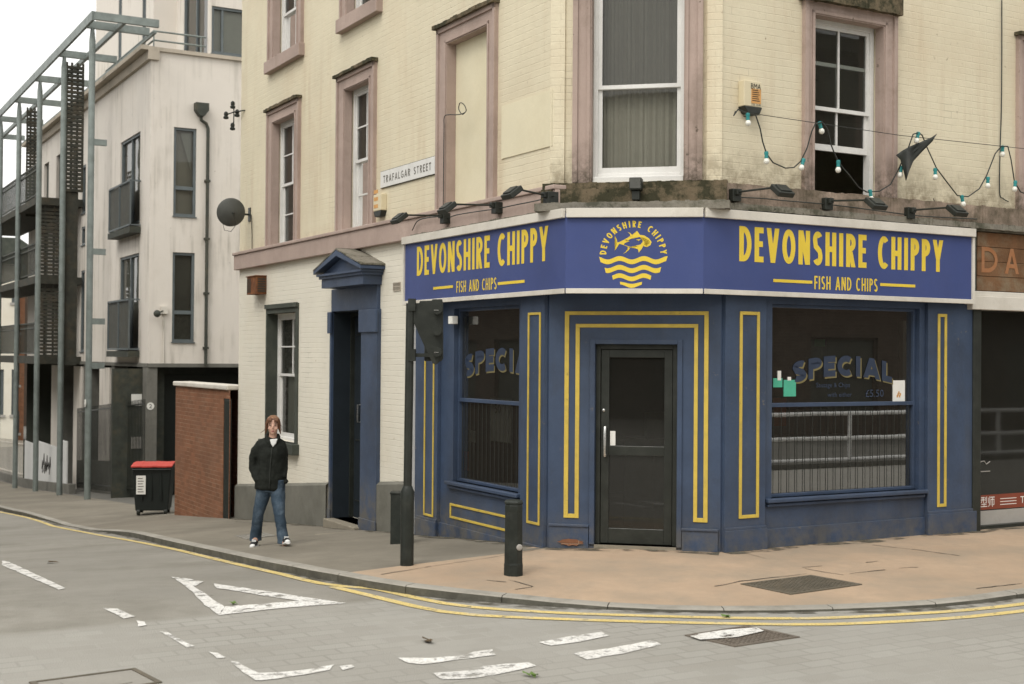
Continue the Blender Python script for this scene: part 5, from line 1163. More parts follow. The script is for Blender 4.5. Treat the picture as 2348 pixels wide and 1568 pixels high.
for zz_ in (.55, .30): tr_.tube([(.1, .15, zt+zz_), (p1x-.05, .15, zt+zz_)], .025, 8).tube([(.1, .15, zt+zz_), (.1, 6, zt+zz_)], .025, 8)
for xx in (.1, 1.4, 2.7, 4.0):
    if xx < p1x: tr_.tube([(xx, .15, zt), (xx, .15, zt+.55)], .02, 6)
for yy in (1.5, 3, 4.5, 6): tr_.tube([(.1, yy, zt), (.1, yy, zt+.55)], .02, 6)
ap(tr_, 'terrace_rail', 'steel', FP)
hb = MB(); ha = FL.px(352, 30, DP-.9)[0]; hb_ = FL.px(220, 60, DP-.9)[0]
wz = [(ha-1.4-.8*0, ha-.9, zt+.1, zt+6.0, .1), (ha-4.6, ha-4.1, zt+.1, zt+6, .1)]
wallskin(hb, hb_, ha, zt-.05, zt+6.5, wz, y=-DP+.9); ap(hb, 'upper_block_wall', 'render', FL, fix=False)
for w_ in wz: awin(FL, w_[:4], .08, -DP+.9, split=.5)
for xx in (ha, hb_): ap(MB().quad((xx, -DP+.9, zt), (xx, 9, zt), (xx, 9, zt+6.5), (xx, -DP+.9, zt+6.5)), 'upper_block_wall', 'render', FL)
ap(MB().box(hb_, ha, -DP+.8, 9, zt+6.5, zt+6.7), 'upper_block_roof', 'rendercap', FL)

# ------------------------------------------------------------------ steel access gallery
SGL = thing('steel_gallery', FL.pt(xc-.3, 0, drop(-xc)), 'grey steel post and beam gallery with slatted screens in front of the flats', 'steel gallery')
def sg(mb, name, m='steel', **k): return mb.build(name, m, SGL, FL, **k)
XP = [FL.px(x, y)[0] for x, y in ((204, 800), (140, 800), (85, 800), (38, 800))]; XP += [XP[-1]-4.2, XP[-1]-8.4]
TZ = FL.px(210, 66)[1]
for i, x in enumerate(XP):
    g0 = drop(-x)+.05; mb = MB().tube([(x, 0, g0), (x, 0, TZ-.35), (x, 0, TZ-.02)], [.085, .085, .05], 14)
    sg(mb, 'post', smooth=True)
    if i == 0:
        for yy in (318, 572, 735, 839): zz_ = FL.px(220, yy)[1]; mb2 = MB().box(x-.05, x+.05, .05, .40, zz_-.08, zz_+.08); sg(mb2, 'wall_bracket')
        c = FL.px(200, 925, .09); o_ = MB().lathe([(.10, 0), (.10, .012)], 24, Matrix.Translation((x+.05, -.085, c[1])) @ Matrix.Rotation(math.pi/2, 4, 'X')); o_ = sg(o_, 'number_disc', 'paper'); t_ = MB(); addtext(t_, '2', x+.01, c[1]-.055, -.0995, .16, .08); t_.build('painted_number', 'ink', o_, FL, fix=False)
xe = XP[0]+1.0; xf = XP[-1]-1
for x in [xe]+XP: sg(MB().beam((x, -.17, TZ+.08), (x, -DP+(.0 if x > xl_ else 0), TZ-.10 if 0 else TZ+.08), .11, .20), 'cross_beam')
sg(MB().beam((xe, -.19, TZ+.08), (xf, -.19, TZ+.08), .07, .24), 'edge_beam'); sg(MB().beam((xe, .62, TZ+.05), (xf, .62, TZ+.05), .09, .14), 'inner_beam')
sg(MB().beam((xe, 1.42, zt+.3), (xf, 1.42, zt+.3), .06, .06), 'wall_beam')
XD = XP[2]-.7
for li, z in enumerate(lv_z):
    sg(MB().box(xf, XD, .02, -DP, z-.24, z), 'gallery_deck', 'dwood')
    rl = MB(); 
    for zz_ in (1.08, .92, .1): rl.beam((xf, .1, z+zz_), (XD, .1, z+zz_), .045, .045)
    n = int((XD-xf)/.14)
    for i in range(n): rl.beam((xf+.14*i, .1, z+.1), (xf+.14*i, .1, z+1.08), .016, .016)
    sg(rl, 'gallery_railing', 'dsteel')
def screen(x, z0, z1, y0=.06, y1=.60, gap=.045):
    mb = MB(); mb.box(x-.04, x+.02, y1-.05, y1+.01, z0, z1).box(x-.04, x+.02, y0, y0+.05, z0, z1); n = int((z1-z0)/.12)
    for k in range(n): zz_ = z0+.12*k; mb.beam((x-.02, y0, zz_), (x-.02, y1, zz_), .10, .085)
    for q in (.33, .66): mb.box(x-.05, x+.01, y0+(y1-y0)*q-.03, y0+(y1-y0)*q+.03, z0, z1)
    return sg(mb, 'slatted_screen', 'dwood')
for x in XP[1:]:
    if x in (XP[1], XP[3], XP[5]): screen(x, lv_z[0]-.28, TZ-.15, *((.06, .56) if x == XP[1] else (.24, .66)))
    if x == XP[2]: screen(x-.85, lv_z[1]+.02, lv_z[0]-.26, .1, .9); screen(x-.85, lv_z[2]+.02, lv_z[1]-.26, .1, .9)
sg(MB().box(XP[1]-.10, XP[1]-.02, .06, .44, lv_z[2]-.24, lv_z[0]-.3), 'dark_side_panel', 'dwood')
for x in XP[1:4]: ap(MB().box(x-1.9, x-.5, -DP+.0, -DP+.2, -5, lv_z[2]-.32), 'ground_floor_wall', 'render', FL)

# street-level things under and beside the gallery
def grd(F, px, d): x = F.px(px, 1100, d)[0]; return x, drop(-x)+PV
def fence(pa_, pb_, d, h, label, m='black', step=.12, base=0, name='railing_fence'):
    xa_, _ = grd(FL, pa_, d); xb_, _ = grd(FL, pb_, d); t = thing(name, FL.pt((xa_+xb_)/2, -d, drop(-(xa_+xb_)/2)), label, 'fence')
    mb = MB(); n = int((xb_-xa_)/step); zf = lambda x: drop(-x)+PV+base
    for i in range(n+1): x = xa_+(xb_-xa_)*i/n; mb.beam((x, -d, zf(x)), (x, -d, zf(x)+h), .02, .02)
    mb.build('bars', m, t, FL); r = MB(); r.beam((xa_, -d, zf(xa_)+.15), (xb_, -d, zf(xb_)+.15), .03, .04).beam((xa_, -d, zf(xa_)+h-.12), (xb_, -d, zf(xb_)+h-.12), .03, .04); r.build('rails', m, t, FL); return t
def lowwall(pa_, pb_, d, h, label, m='concrete', th=.2):
    xa_, _ = grd(FL, pa_, d); xb_, _ = grd(FL, pb_, d); n = 6; mb = MB()
    for i in range(n):
        a, b = xa_+(xb_-xa_)*i/n, xa_+(xb_-xa_)*(i+1)/n; b0 = len(mb.v); zf = lambda x: drop(-x)+PV
        mb.v += [(x, y, z) for x in (a, b) for y, z in ((-d, zf(x)-.3), (-d, zf(x)+h), (-d+th, zf(x)+h), (-d+th, zf(x)-.3))]
        for q in range(3): mb.f.append((b0+q, b0+4+q, b0+5+q, b0+q+1))
        if i == 0: mb.f.append((b0, b0+1, b0+2, b0+3))
        if i == n-1: mb.f.append((b0+4, b0+5, b0+6, b0+7))
    o = mb.build('low_wall', m, None, FL); tag(o, label, 'wall'); return o
lowwall(176, 318, -1.3, .95, 'low grey wall under the flats left of the black bin', 'concrete')
fence(176, 330, -1.1, 2.5, 'tall black vertical bar fence under the flats', base=.1, step=.16)
lowwall(-30, 158, -.4, .28, 'low concrete kerb wall beneath the white hoardings', 'concrete')
fence(-30, 54, -.5, 1.35, 'cream upright railings at the far left under the gallery', 'trim', step=.22, base=.25)
for i, (a, b, lb) in enumerate(((55, 75, 'narrow white hoarding panel beside the cream railings'), (84, 129, 'wide white hoarding panel with black graffiti scrawl'), (138, 152, 'narrow white hoarding panel nearest the dark undercroft'))):
    xa_, g0 = grd(FL, a, -.5); xb_, _ = grd(FL, b, -.5); t = thing('hoarding_panel', FL.pt(xa_, .5, g0), lb, 'hoarding', 'white hoardings under the gallery')
    MB().box(xa_, xb_, .5, .54, g0+.2, g0+1.62).build('panel', 'hoard', t, FL); MB().box(xa_, xa_+.06, .46, .4995, g0+.1, g0+1.66).build('edge_post', 'dsteel', t, FL)
    if i == 1:
        gm = MB(); x = (xa_+xb_)/2
        for q in range(6): gm.tube([(x-.75+.27*q, .49, g0+.75+.15*math.sin(q*2)), (x-.62+.27*q, .49, g0+1.15-.12*math.cos(q*3)), (x-.55+.27*q, .49, g0+.95), (x-.66+.27*q, .49, g0+.62+.05*q)], .012, 5)
        gm.build('graffiti', 'ink', t, FL)
# notices in the undercroft
for i, (px_, py_) in enumerate(((313, 917), (313, 1015))):
    x, z = FP.px(px_, py_, -.5); t = tag(MB().box(x-.14, x+.14, .48, .50, z-.16, z+.16).build('wall_notice', 'paper' if i == 0 else 'lgrey', None, FP), ('white notice on the dark board left of the numbered pillar', 'grey notice below the white one left of the numbered pillar')[i], 'notice')
x, z = FP.px(300, 960, -.52); bdn = MB().box(x-.5, x+.9, .52, .58, -2.6, zb-.15).build('dark_board', 'dsteel', None, FP); tag(bdn, 'tall dark board behind the notices left of the pillar', 'board')
x, z = FP.px(362, 900, -.3); bd = MB().box(x, x+3.4, .9, .98, -2.6, zb-.3).build('dark_partition', 'binb', None, FP); tag(bd, 'dark partition behind the bin right of the numbered pillar', 'partition')
# far street end
def farblock(px0, px1, ytop, Yd, m, label, name, wins, roofm='dgreen', ybase=1010):
    r0, r1 = ray(px0, 800), ray(px1, 800); x0 = r0.x/r0.y*Yd; x1 = r1.x/r1.y*Yd; z1 = EYE+(807-ytop)/3000*Yd; z0 = -9; t = thing(name, ((x0+x1)/2, Yd, drop(60)), label, 'building')
    Fb = Frame((x0, Yd), math.atan2(-(x0+x1)/2, Yd)+.03); hs_ = []
    for a, b, c, d in wins:
        hs_.append(((x1-x0)*a, (x1-x0)*b, EYE+(807-d)/3000*Yd, EYE+(807-c)/3000*Yd, .15))
    mb = MB(); wallskin(mb, 0, x1-x0, z0, z1, hs_); mb.quad((0, 0, z0), (0, 8, z0), (0, 8, z1), (0, 0, z1)); mb.quad((x1-x0, 0, z0), (x1-x0, 8, z0), (x1-x0, 8, z1), (x1-x0, 0, z1)); mb.quad((0, 8, z0), (x1-x0, 8, z0), (x1-x0, 8, z1), (0, 8, z1)); mb.build('wall', m, t, Fb, fix=False)
    MB().prism([(-.3, z1), (x1-x0+.3, z1), (x1-x0+.3, z1+.3), (x1-x0-1, z1+1.2), (1, z1+1.2), (-.3, z1+.3)], -.3, 8.3).build('roof', roofm, t, Fb)
    for h in hs_:
        w_ = MB().box(h[0], h[1], .12, .16, h[2], h[3]).build('window', 'alu', t, Fb); MB().box(h[0]-.1, h[1]+.1, -.08, .05, h[2]-.15, h[2]).build('sill', 'lgrey', w_, Fb)
    return t
farblock(-60, 33, 600, 78, 'white', 'distant white rendered terrace seen between the steel posts', 'white_terrace', [(.86, .95, 650, 690), (.88, .95, 845, 950), (.4, .5, 650, 690), (.6, .7, 845, 950)])
farblock(36, 55, 660, 80, 'brick', 'distant red brick block beside the white terrace', 'brick_block', [(.2, .45, 700, 760), (.2, .45, 820, 880), (.25, .5, 940, 990)])
fb_ = farblock(-90, 62, 575, 100, 'brick2', 'distant dark brown roofline behind the white terrace', 'dark_block', [(.7, .75, 600, 640), (.85, .9, 600, 640)])
for k in range(9):
    pass
# ------------------------------------------------------------------ bollards, signal post, bin
def bollard(px, py, label):
    p = pg(px, py); t = thing('bollard', p, label, 'bollard'); Mx = Matrix.Translation(p)
    MB().lathe([(.096, -.05), (.096, .10), (.092, .12), (.088, .60), (.090, .615), (.090, .655), (.084, .67)], 8, Mx @ Matrix.Rotation(R_(22.5), 4, 'Z')).build('post', 'bollard', t, bev=.004)
    MB().lathe([(.094, .671), (.094, .69), (.08, .705), (.02, .712)], 8, Mx @ Matrix.Rotation(R_(22.5), 4, 'Z')).build('cap', 'bollard', t, bev=.003)
    MB().lathe([(.030, -.006), (.030, .006), (.018, .012)], 14, Mx @ Matrix.Translation((.055, -.075, .27)) @ Matrix.Rotation(R_(-60), 4, 'Z') @ Matrix.Rotation(R_(90), 4, 'Y')).build('reflector_boss', 'lgrey', t)
    return t
bollard(1177, 1318, 'black octagonal bollard on the orange paving in front of the corner door')
p = pg(933, 1296); SP = thing('signal_post', p, 'tall black signal post with a thick base left of the shopfront', 'signal post')
Z1 = 2.66
MB().tube([p+Vector((0, 0, z)) for z in (-.05, .62, .72, .78)], [.066, .066, .07, .045], 16).build('base_sleeve', 'bollard', SP, smooth=True)
MB().tube([p+Vector((0, 0, .7)), Vector((p.x+.012, p.y, Z1))], .042, 14).build('pole', 'black', SP, smooth=True)
Fp = Frame((p.x, p.y), 0)
hx0 = Fp.px(961, 700)[0]; hx1 = Fp.px(1015, 700)[0]; f = lambda x, y: Fp.px(x, y)
MB().prism([f(949, 697), f(962, 694), f(963, 690), f(990, 689), f(992, 686), f(1014, 686), f(1016, 700), f(1016, 822), f(1000, 836), f(992, 833), f(974, 795), f(958, 760), f(948, 738)], -.02, .03).build('backing_board', 'black', SP, Fp, bev=.004)
sh_ = MB().box(hx1-.18, hx1-.01, .031, .19, f(990, 828)[1], f(990, 695)[1]).build('signal_head', 'black', SP, Fp, bev=.01)
for yy in (711, 759, 807):
    c = f(1004, yy); Mv = Matrix.Translation((c[0], -.02, c[1])) @ Matrix.Rotation(R_(90), 4, 'X')
    MB().lathe([(.045, 0), (.045, .09)], 16, Mv).build('visor', 'black', sh_, Fp)
for yy in (699, 814):
    c = f(948, yy); MB().box(c[0]-.03, c[0]+.16, -.018, .018, c[1]-.018, c[1]+.018).box(c[0]-.05, c[0]+.022, -.05, .05, c[1]-.06, c[1]+.06).build('mounting_arm', 'black', SP, Fp)
for yy in (712, 808):  # bright chrome strips stand in for the glints on two visor tops
    c = f(1002, yy); MB().box(c[0]-.022, c[0]+.022, -.118, -.10, c[1]-.004, c[1]+.004).build('visor_glint', 'chrome', sh_, Fp)
q = pg(909, 1246); CB = thing('service_box', q, 'short black service box standing behind the signal post', 'service box')
q = q+Vector((.045, 0, 0)); MB().obox(q+Vector((0, 0, .28)), Vector((1, 0, 0)), Vector((0, 1, 0)), Vector((0, 0, 1)), .11, .10, .31).build('casing', 'bollard', CB, bev=.01)
MB().obox(q+Vector((0, 0, .60)), Vector((1, 0, 0)), Vector((0, 1, 0)), Vector((0, 0, 1)), .118, .108, .012).build('lid', 'bollard', CB, bev=.005)
# wheelie bin
pb_ = pg(352, 1178); BN = thing('wheelie_bin', pb_, 'large black wheeled bin with a red lid beside the brick wall', 'bin')
kb = (pb_-Vector((0, 0, EYE))).length/3000
FB = Frame((pb_.x, pb_.y), R_(8)); FB.M = Matrix.Translation((0, 0, pb_.z)) @ FB.M
hw = 41*kb; H = 112*kb; dp = .36
b = MB(); b0 = 0
b.v = [(sx*a, sy*c, z) for z, a, c in ((.10, hw*.84, dp*.84), (H*.62, hw*.95, dp*.95), (H*.9, hw, dp), (H*.93, hw*1.04, dp*1.04), (H*.96, hw*1.04, dp*1.04)) for sx, sy in ((-1, -1), (1, -1), (1, 1), (-1, 1))]
for r in range(4):
    for k in range(4): k2 = (k+1) % 4; b.f.append((r*4+k, r*4+k2, r*4+4+k2, r*4+4+k))
b.f.append((3, 2, 1, 0)); b.f.append((16, 17, 18, 19))
for xx in (-.5, 0, .5): b.box(hw*xx-.02, hw*xx+.02, -dp*.97-.012, -dp*.9, H*.3, H*.86)
b.build('bin_body', 'binb', BN, FB, bev=.02)
l = MB(); n = 8
for i in range(n):
    x0 = -hw*1.06+2*hw*1.06*i/n; x1 = -hw*1.06+2*hw*1.06*(i+1)/n; z = H*.955+.003*math.sin(i*1.9)
    l.v += [(x0, -dp*1.1, z-.02), (x0, -dp*1.1, z+.015), (x0, 0, z+.055), (x0, dp*1.1, z+.05), (x1, -dp*1.1, z-.02), (x1, -dp*1.1, z+.015), (x1, 0, z+.055), (x1, dp*1.1, z+.05)]
    k = i*8; l.f += [(k, k+4, k+5, k+1), (k+1, k+5, k+6, k+2), (k+2, k+6, k+7, k+3), (k, k+1, k+2, k+3), (k+4, k+7, k+6, k+5), (k+3, k+7, k+4, k)]
l.build('bin_lid', 'binr', BN, FB, bev=.006)
MB().box(-hw*.78, -hw*.78+.19, -dp-.016, -dp-.012, H*.42, H*.78).build('bin_notice', 'paper', BN, FB)
t_ = MB()
for k in range(6): t_.box(-hw*.78+.03, -hw*.78+.15-.02*(k % 2), -dp-.0185, -dp-.017, H*.46+k*.055, H*.46+k*.055+.018)
t_.build('notice_print', 'greyink', BN, FB)
for sx in (-1, 1):
    for sy in (-1, 1): MB().tube([(sx*hw*.7-.03, sy*dp*.65, .08), (sx*hw*.7+.03, sy*dp*.65, .08)], .08, 14).build('wheel', 'black', BN, FB, smooth=True)
MB().tube([(-hw, -dp*1.12, H*.9), (hw, -dp*1.12, H*.9)], .016, 8).build('bin_handle', 'binb', BN, FB, smooth=True)

# ------------------------------------------------------------------ the walking person
skin = mat('skin', (.56, .34, .25), .55, .08, 20, spec=.35); hairm = mat('brown_hair', (.13, .06, .03), .55, .35, 60, .4, 90, spec=.3)
coatm = mat('black_jacket_cloth', (.016, .018, .015), .85, .3, 12, .6, 60, spec=.15); jeanm = mat('blue_denim', (.045, .068, .095), .85, .35, 6, .6, 120, stain=((.13, .17, .21), .8, 5), spec=.15)
tee = mat('white_cotton', (.75, .75, .73), .85, .05, 12, spec=.1); shoeb = mat('black_canvas', (.02, .02, .02), .8, .2, 20)
fa = pg(587, 1249); fb2 = pg(655, 1253); pc = (fa+fb2)/2; kq = (pc.y)/3000*.2184
PN = thing('person', pc, 'person in a black jacket and flared blue jeans walking along the pavement', 'person')
face = math.atan2(pc.x, pc.y)
MP = Matrix.Translation(pc) @ Matrix.Rotation(-face*.8, 4, 'Z')
X = lambda zx: (zx-390)*kq
Zh = lambda zy: (1462-zy)*kq
def loft(mb, rings, n=16):
    """rings: centre, rx, ry, axis direction"""
    b = len(mb.v); m_ = len(rings)
    for i, r in enumerate(rings):
        c = Vector(r[0]); d = Vector(r[3]) if len(r) > 3 else (Vector(rings[min(i+1, m_-1)][0])-Vector(rings[max(i-1, 0)][0])); d.normalize()
        a = Vector((1, 0, 0)); a = (a-d*a.dot(d)); a = a.normalized() if a.length > .1 else Vector((0, 0, 1)); e = d.cross(a)
        for k in range(n): t = 2*math.pi*k/n; mb.v.append(tuple(c+a*r[1]*math.cos(t)+e*r[2]*math.sin(t)))
    for i in range(m_-1):
        for k in range(n): k2 = (k+1) % n; mb.f.append((b+i*n+k, b+i*n+k2, b+(i+1)*n+k2, b+(i+1)*n+k))
    mb.f.append(tuple(b+k for k in range(n))[::-1]); mb.f.append(tuple(b+(m_-1)*n+k for k in range(n)))
    return mb
def organic(mb, name, m, parent, vox=.010, sm=6, lab=None):
    o = mb.build(name, m, parent, MP); r = o.modifiers.new('remesh', 'REMESH'); r.mode = 'VOXEL'; r.voxel_size = vox; r.use_smooth_shade = True
    s = o.modifiers.new('smooth', 'SMOOTH'); s.iterations = sm; s.factor = .5
    return o
S_ = Zh(100)/1.62
hd = Vector((X(405), -.02, Zh(205)))
legs = [dict(h=(X(320), .02, Zh(870)), k=(X(258), .04, Zh(1130)), a=(X(228), .16, Zh(1395)), f=(X(225), .10)), dict(h=(X(455), -.01, Zh(870)), k=(X(482), -.13, Zh(1130)), a=(X(525), -.14, Zh(1395)), f=(X(545), -.2))]
body = MB()
body.sphere(hd+Vector((0, .012, .02)), .085, 20, 14, (.90, 1.05, 1.15)); body.sphere(hd+Vector((0, -.02, -.045)), .062, 16, 12, (.92, 1.0, 1.05))
body.sphere(hd+Vector((0, -.085, -.015)), .016, 10, 8, (.8, 1, 1.5)); body.sphere(hd+Vector((0, -.068, -.088)), .022, 10, 8, (1, .8, .8))
for s in (-1, 1): body.sphere(hd+Vector((s*.078, .01, -.01)), .02, 8, 6, (.5, .9, 1.4)); body.sphere(hd+Vector((s*.04, -.062, -.03)), .024, 8, 6, (1, .7, .9))
loft(body, [((X(402), .01, Zh(385)), .07, .055), ((X(402), 0, Zh(345)), .052, .052), ((X(404), -.005, Zh(300)), .048, .052), ((X(405), 0, Zh(260)), .05, .055)])
loft(body, [((X(385), .02, Zh(880)), .10, .07), ((X(385), .01, Zh(760)), .10, .08), ((X(388), 0, Zh(600)), .135, .095), ((X(390), 0, Zh(470)), .15, .10), ((X(395), .01, Zh(395)), .12, .08), ((X(400), .01, Zh(360)), .06, .05)])
arms = [[(X(258), .02, Zh(415)), (X(192), .06, Zh(620)), (X(285), -.01, Zh(755))], [(X(500), .02, Zh(415)), (X(515), .07, Zh(620)), (X(480), -.01, Zh(755))]]
for A_ in arms: loft(body, [(A_[0], .045, .045), (A_[1], .036, .036), (A_[2], .028, .026), (Vector(A_[2])+Vector((.05 if A_[0][0] < 0 else -.05, .06, .03)), .03, .02)], 10)
for g in legs: loft(body, [(g['h'], .085, .085), (g['k'], .055, .058), (g['a'], .038, .042), ((g['f'][0], g['f'][1]-.02, .05), .036, .05)], 12)
organic(body, 'body', skin, PN, .009, 4)
face_o = MB()
for s in (-1, 1): face_o.sphere(hd+Vector((s*.031, -.083, .006)), .0085, 8, 6, (1.3, .5, .6)); face_o.sphere(hd+Vector((s*.031, -.087, .026)), .006, 8, 6, (2.6, .5, .6))
face_o.build('eyes', 'ink', PN, MP); MB().sphere(hd+Vector((0, -.086, -.062)), .009, 10, 6, (2.4, .7, .7)).build('mouth', mat('lips', (.32, .10, .09), .5), PN, MP)
hr = MB(); hr.sphere(hd+Vector((0, .028, .034)), .085, 20, 14, (.99, 1.07, 1.04)); hr.sphere(hd+Vector((0, .11, -.01)), .055, 12, 10)
for s in (-1, 1): loft(hr, [(hd+Vector((s*.050, -.050, .085)), .028, .02), (hd+Vector((s*.078, -.040, .03)), .018, .022), (hd+Vector((s*.080, -.022, -.04)), .016, .020), (hd+Vector((s*.094, -.01, -.11)), .005, .006)], 8)
for k in (0, 1, 2, 4, 5, 6): x = -.058+.019*k; loft(hr, [(hd+Vector((x*.8, -.055, .095)), .012, .012), (hd+Vector((x*1.05, -.082, .072)), .010, .007), (hd+Vector((x*1.25, -.084, .048-.030*abs(k-3)/3)), .005, .004)], 8)
ho = organic(hr, 'hair', hairm, PN, .007, 2)
st_m = MB(); rh = random.Random(3)
for k in range(110):
    a = rh.uniform(0, 2*math.pi); el = rh.uniform(-.2, 1.2); c0 = hd+Vector((0, .028, .034)); P_ = []
    for j in range(6):
        e2 = 1.45-(1.45-el)*j/5; aa = a+.15*math.sin(j+k); fr_ = math.cos(aa-(-math.pi/2)); 
        if fr_ > .45: e2 = max(e2, .62)
        P_.append(c0+Vector((math.cos(aa)*math.cos(e2)*.085, math.sin(aa)*math.cos(e2)*.092, math.sin(e2)*.089))*rh.uniform(1.0, 1.05))
    st_m.tube(P_, [.0035, .004, .004, .004, .003, .0015], 5)
st_m.build('hair_strands', mat('light_brown_hair', (.26, .14, .075), .5, .4, 50, spec=.35), ho, MP, smooth=True)
hw_ = MB(); hw_.tube([hd+Vector((-.085, 0, -.02)), hd+Vector((-.11, 0, -.06)), hd+Vector((-.15, .0, -.085))], .003, 5).tube([hd+Vector((.085, 0, .02)), hd+Vector((.105, 0, -.01)), hd+Vector((.10, 0, -.06))], .003, 5); hw_.build('loose_strands', hairm, ho, MP)
ct_ = MB()
loft(ct_, [((X(372), .0, Zh(878)), .178, .125), ((X(374), .0, Zh(850)), .186, .135), ((X(378), -.005, Zh(760)), .178, .14), ((X(384), 0, Zh(620)), .165, .135), ((X(388), .0, Zh(480)), .168, .128), ((X(392), .01, Zh(410)), .172, .11), ((X(396), .015, Zh(370)), .13, .09), ((X(400), .02, Zh(335)), .075, .07)], 24)
for sl_ in ([(318, 362, .045, .02), (255, 395, .062, .02), (205, 470, .070, .03), (183, 560, .068, .05), (182, 640, .064, .05), (205, 715, .060, 0), (240, 780, .055, -.05)], [(470, 362, .045, .02), (508, 395, .060, .02), (530, 470, .064, .03), (533, 560, .062, .05), (530, 640, .060, .05), (535, 705, .058, 0), (530, 755, .052, -.04)]):
    loft(ct_, [((X(zx+(20 if zx < 390 else -17)), yy_, Zh(zy)), r_*.86, r_*.95) for zx, zy, r_, yy_ in sl_], 14)
for s in (-1, 1): loft(ct_, [(Vector((X(402)+s*.012, -.105, Zh(415))), .012, .012), (Vector((X(402)+s*.05, -.085, Zh(370))), .022, .018), (Vector((X(402)+s*.075, -.04, Zh(325))), .022, .028), (Vector((X(402)+s*.06, .05, Zh(312))), .02, .03), (Vector((X(402), .085, Zh(310))), .03, .02)], 8)
loft(ct_, [(Vector((X(335), .06, Zh(330))), .03, .03), (Vector((X(402), .11, Zh(350))), .07, .05), (Vector((X(470), .06, Zh(330))), .03, .03)], 10)
ct_.sphere((X(518), -.02, Zh(790)), .055, 10, 8, (1, 1, .6))
jk = organic(ct_, 'jacket', coatm, PN, .010, 5)
cl = jk.modifiers.new('folds', 'DISPLACE'); tx_ = bpy.data.textures.new('cloth_folds', 'CLOUDS'); tx_.noise_scale = .09; cl.texture = tx_; cl.strength = .025; cl.mid_level = .5
MB().tube([(X(402), -.118, Zh(420)), (X(392), -.135, Zh(500)), (X(384), -.142, Zh(620)), (X(378), -.150, Zh(760)), (X(374), -.146, Zh(850))], .006, 6).build('zip', 'black', jk, MP)
ts = MB().prism([(X(375), Zh(345)), (X(455), Zh(338)), (X(440), Zh(385)), (X(407), Zh(425)), (X(385), Zh(385))], -.112, -.06); ts.build('tshirt', tee, PN, MP, bev=.008)
jn = MB()
for g, wd in zip(legs, (1, .98)):
    h_, k_, a_ = Vector(g['h']), Vector(g['k']), Vector(g['a'])
    loft(jn, [(h_+Vector((0, 0, .12)), .095, .11), (h_, .098*wd, .105), ((h_+k_)/2, .083, .088), (k_, .068, .072), ((k_+a_)/2, .066, .07), (a_+Vector((0, 0, .02)), .071, .082), (a_+Vector((0, 0, -.035)), .074, .09)], 18)
loft(jn, [((X(385), .01, Zh(900)), .155, .115), ((X(385), .01, Zh(800)), .15, .115)])
jo = organic(jn, 'jeans', jeanm, PN, .009, 4); dj_ = jo.modifiers.new('folds', 'DISPLACE'); dj_.texture = tx_; dj_.strength = .018
for i, g in enumerate(legs):
    fx_, fy_ = g['f']; side = -.02 if i == 0 else .03; gz = (fa if i == 0 else fb2).z-pc.z; tl = 0 if i == 0 else .03
    u = MB(); loft(u, [((fx_, fy_+.09, gz+.055), .034, .035), ((fx_, fy_+.03, gz+.065), .04, .045), ((fx_+side*.5, fy_-.05, gz+.055+tl*.4), .042, .034), ((fx_+side, fy_-.12, gz+.045+tl), .038, .026), ((fx_+side*1.2, fy_-.165, gz+.035+tl*1.2), .02, .015)], 14)
    sh = organic(u, 'shoe', shoeb, PN, .006, 3)
    s_ = MB(); loft(s_, [((fx_, fy_+.125, gz+.014), .028, .014, (0, -1, 0)), ((fx_, fy_+.10, gz+.014), .042, .015, (0, -1, 0)), ((fx_+side*.5, fy_-.05, gz+.014+tl*.3), .048, .015, (0, -1, 0)), ((fx_+side, fy_-.14, gz+.016+tl), .045, .016, (0, -1, 0)), ((fx_+side*1.3, fy_-.19, gz+.018+tl*1.2), .022, .014, (0, -1, 0))], 12)
    s_.build('sole', tee, sh, MP, smooth=True)
    t2 = MB(); t2.sphere((fx_+side*1.1, fy_-.155, gz+.04+tl), .034, 10, 8, (1, 1, .6)); t2.build('toe_cap', tee, sh, MP, smooth=True)
    lc = MB()
    for k in range(3): yy = fy_-.02-.03*k; lc.box(fx_+side*.5-.026, fx_+side*.5+.026, yy-.006, yy+.006, gz+.093-.007*k+tl*.3, gz+.10-.007*k+tl*.3)
    lc.build('laces', tee, sh, MP)

# ------------------------------------------------------------------ litter and weeds
leafm = mat('fallen_green_leaf', (.12, .20, .04), .6, .3, 9); leafb = mat('fallen_brown_leaf', (.09, .06, .03), .8, .3, 9)
def leaf(px, py, sc, m, label, at=gp, n=3):
    p = at(px, py)+Vector((0, 0, .006)); mb = MB()
    for k in range(n):
        c = p+Vector((random.uniform(-1, 1), random.uniform(-1, 1), 0))*sc*.7; a = random.uniform(0, 6.3); ax = Vector((math.cos(a), math.sin(a), .15)).normalized(); ay = Vector((-math.sin(a), math.cos(a), random.uniform(-.2, .3))).normalized()
        P_ = [c-ax*sc, c-ax*sc*.4+ay*sc*.45, c+ax*sc*.4+ay*sc*.4, c+ax*sc, c+ax*sc*.4-ay*sc*.35, c-ax*sc*.4-ay*sc*.4]; mb.quad(*[tuple(q+Vector((0, 0, .008+abs(math.sin(i*1.7))*.01))) for i, q in enumerate(P_)])
    o = mb.build('fallen_leaves', m, fix=False); tag(o, label, 'leaves'); return o
leaf(452, 1260, .07, leafm, 'small green leaf clump at the kerb near the walking person')
leaf(1670, 1416, .045, leafm, 'small bright green leaf on the double yellow lines')
leaf(121, 1291, .07, leafb, 'dark leaf debris on the road left of the give way triangle')
leaf(1215, 1552, .045, leafm, 'small green leaf near the bottom edge between white dashes')
leaf(540, 1386, .04, leafm, 'tiny green leaf inside the give way triangle')
leaf(975, 1472, .06, leafb, 'brown smudge of debris on the road above the broken white dashes')

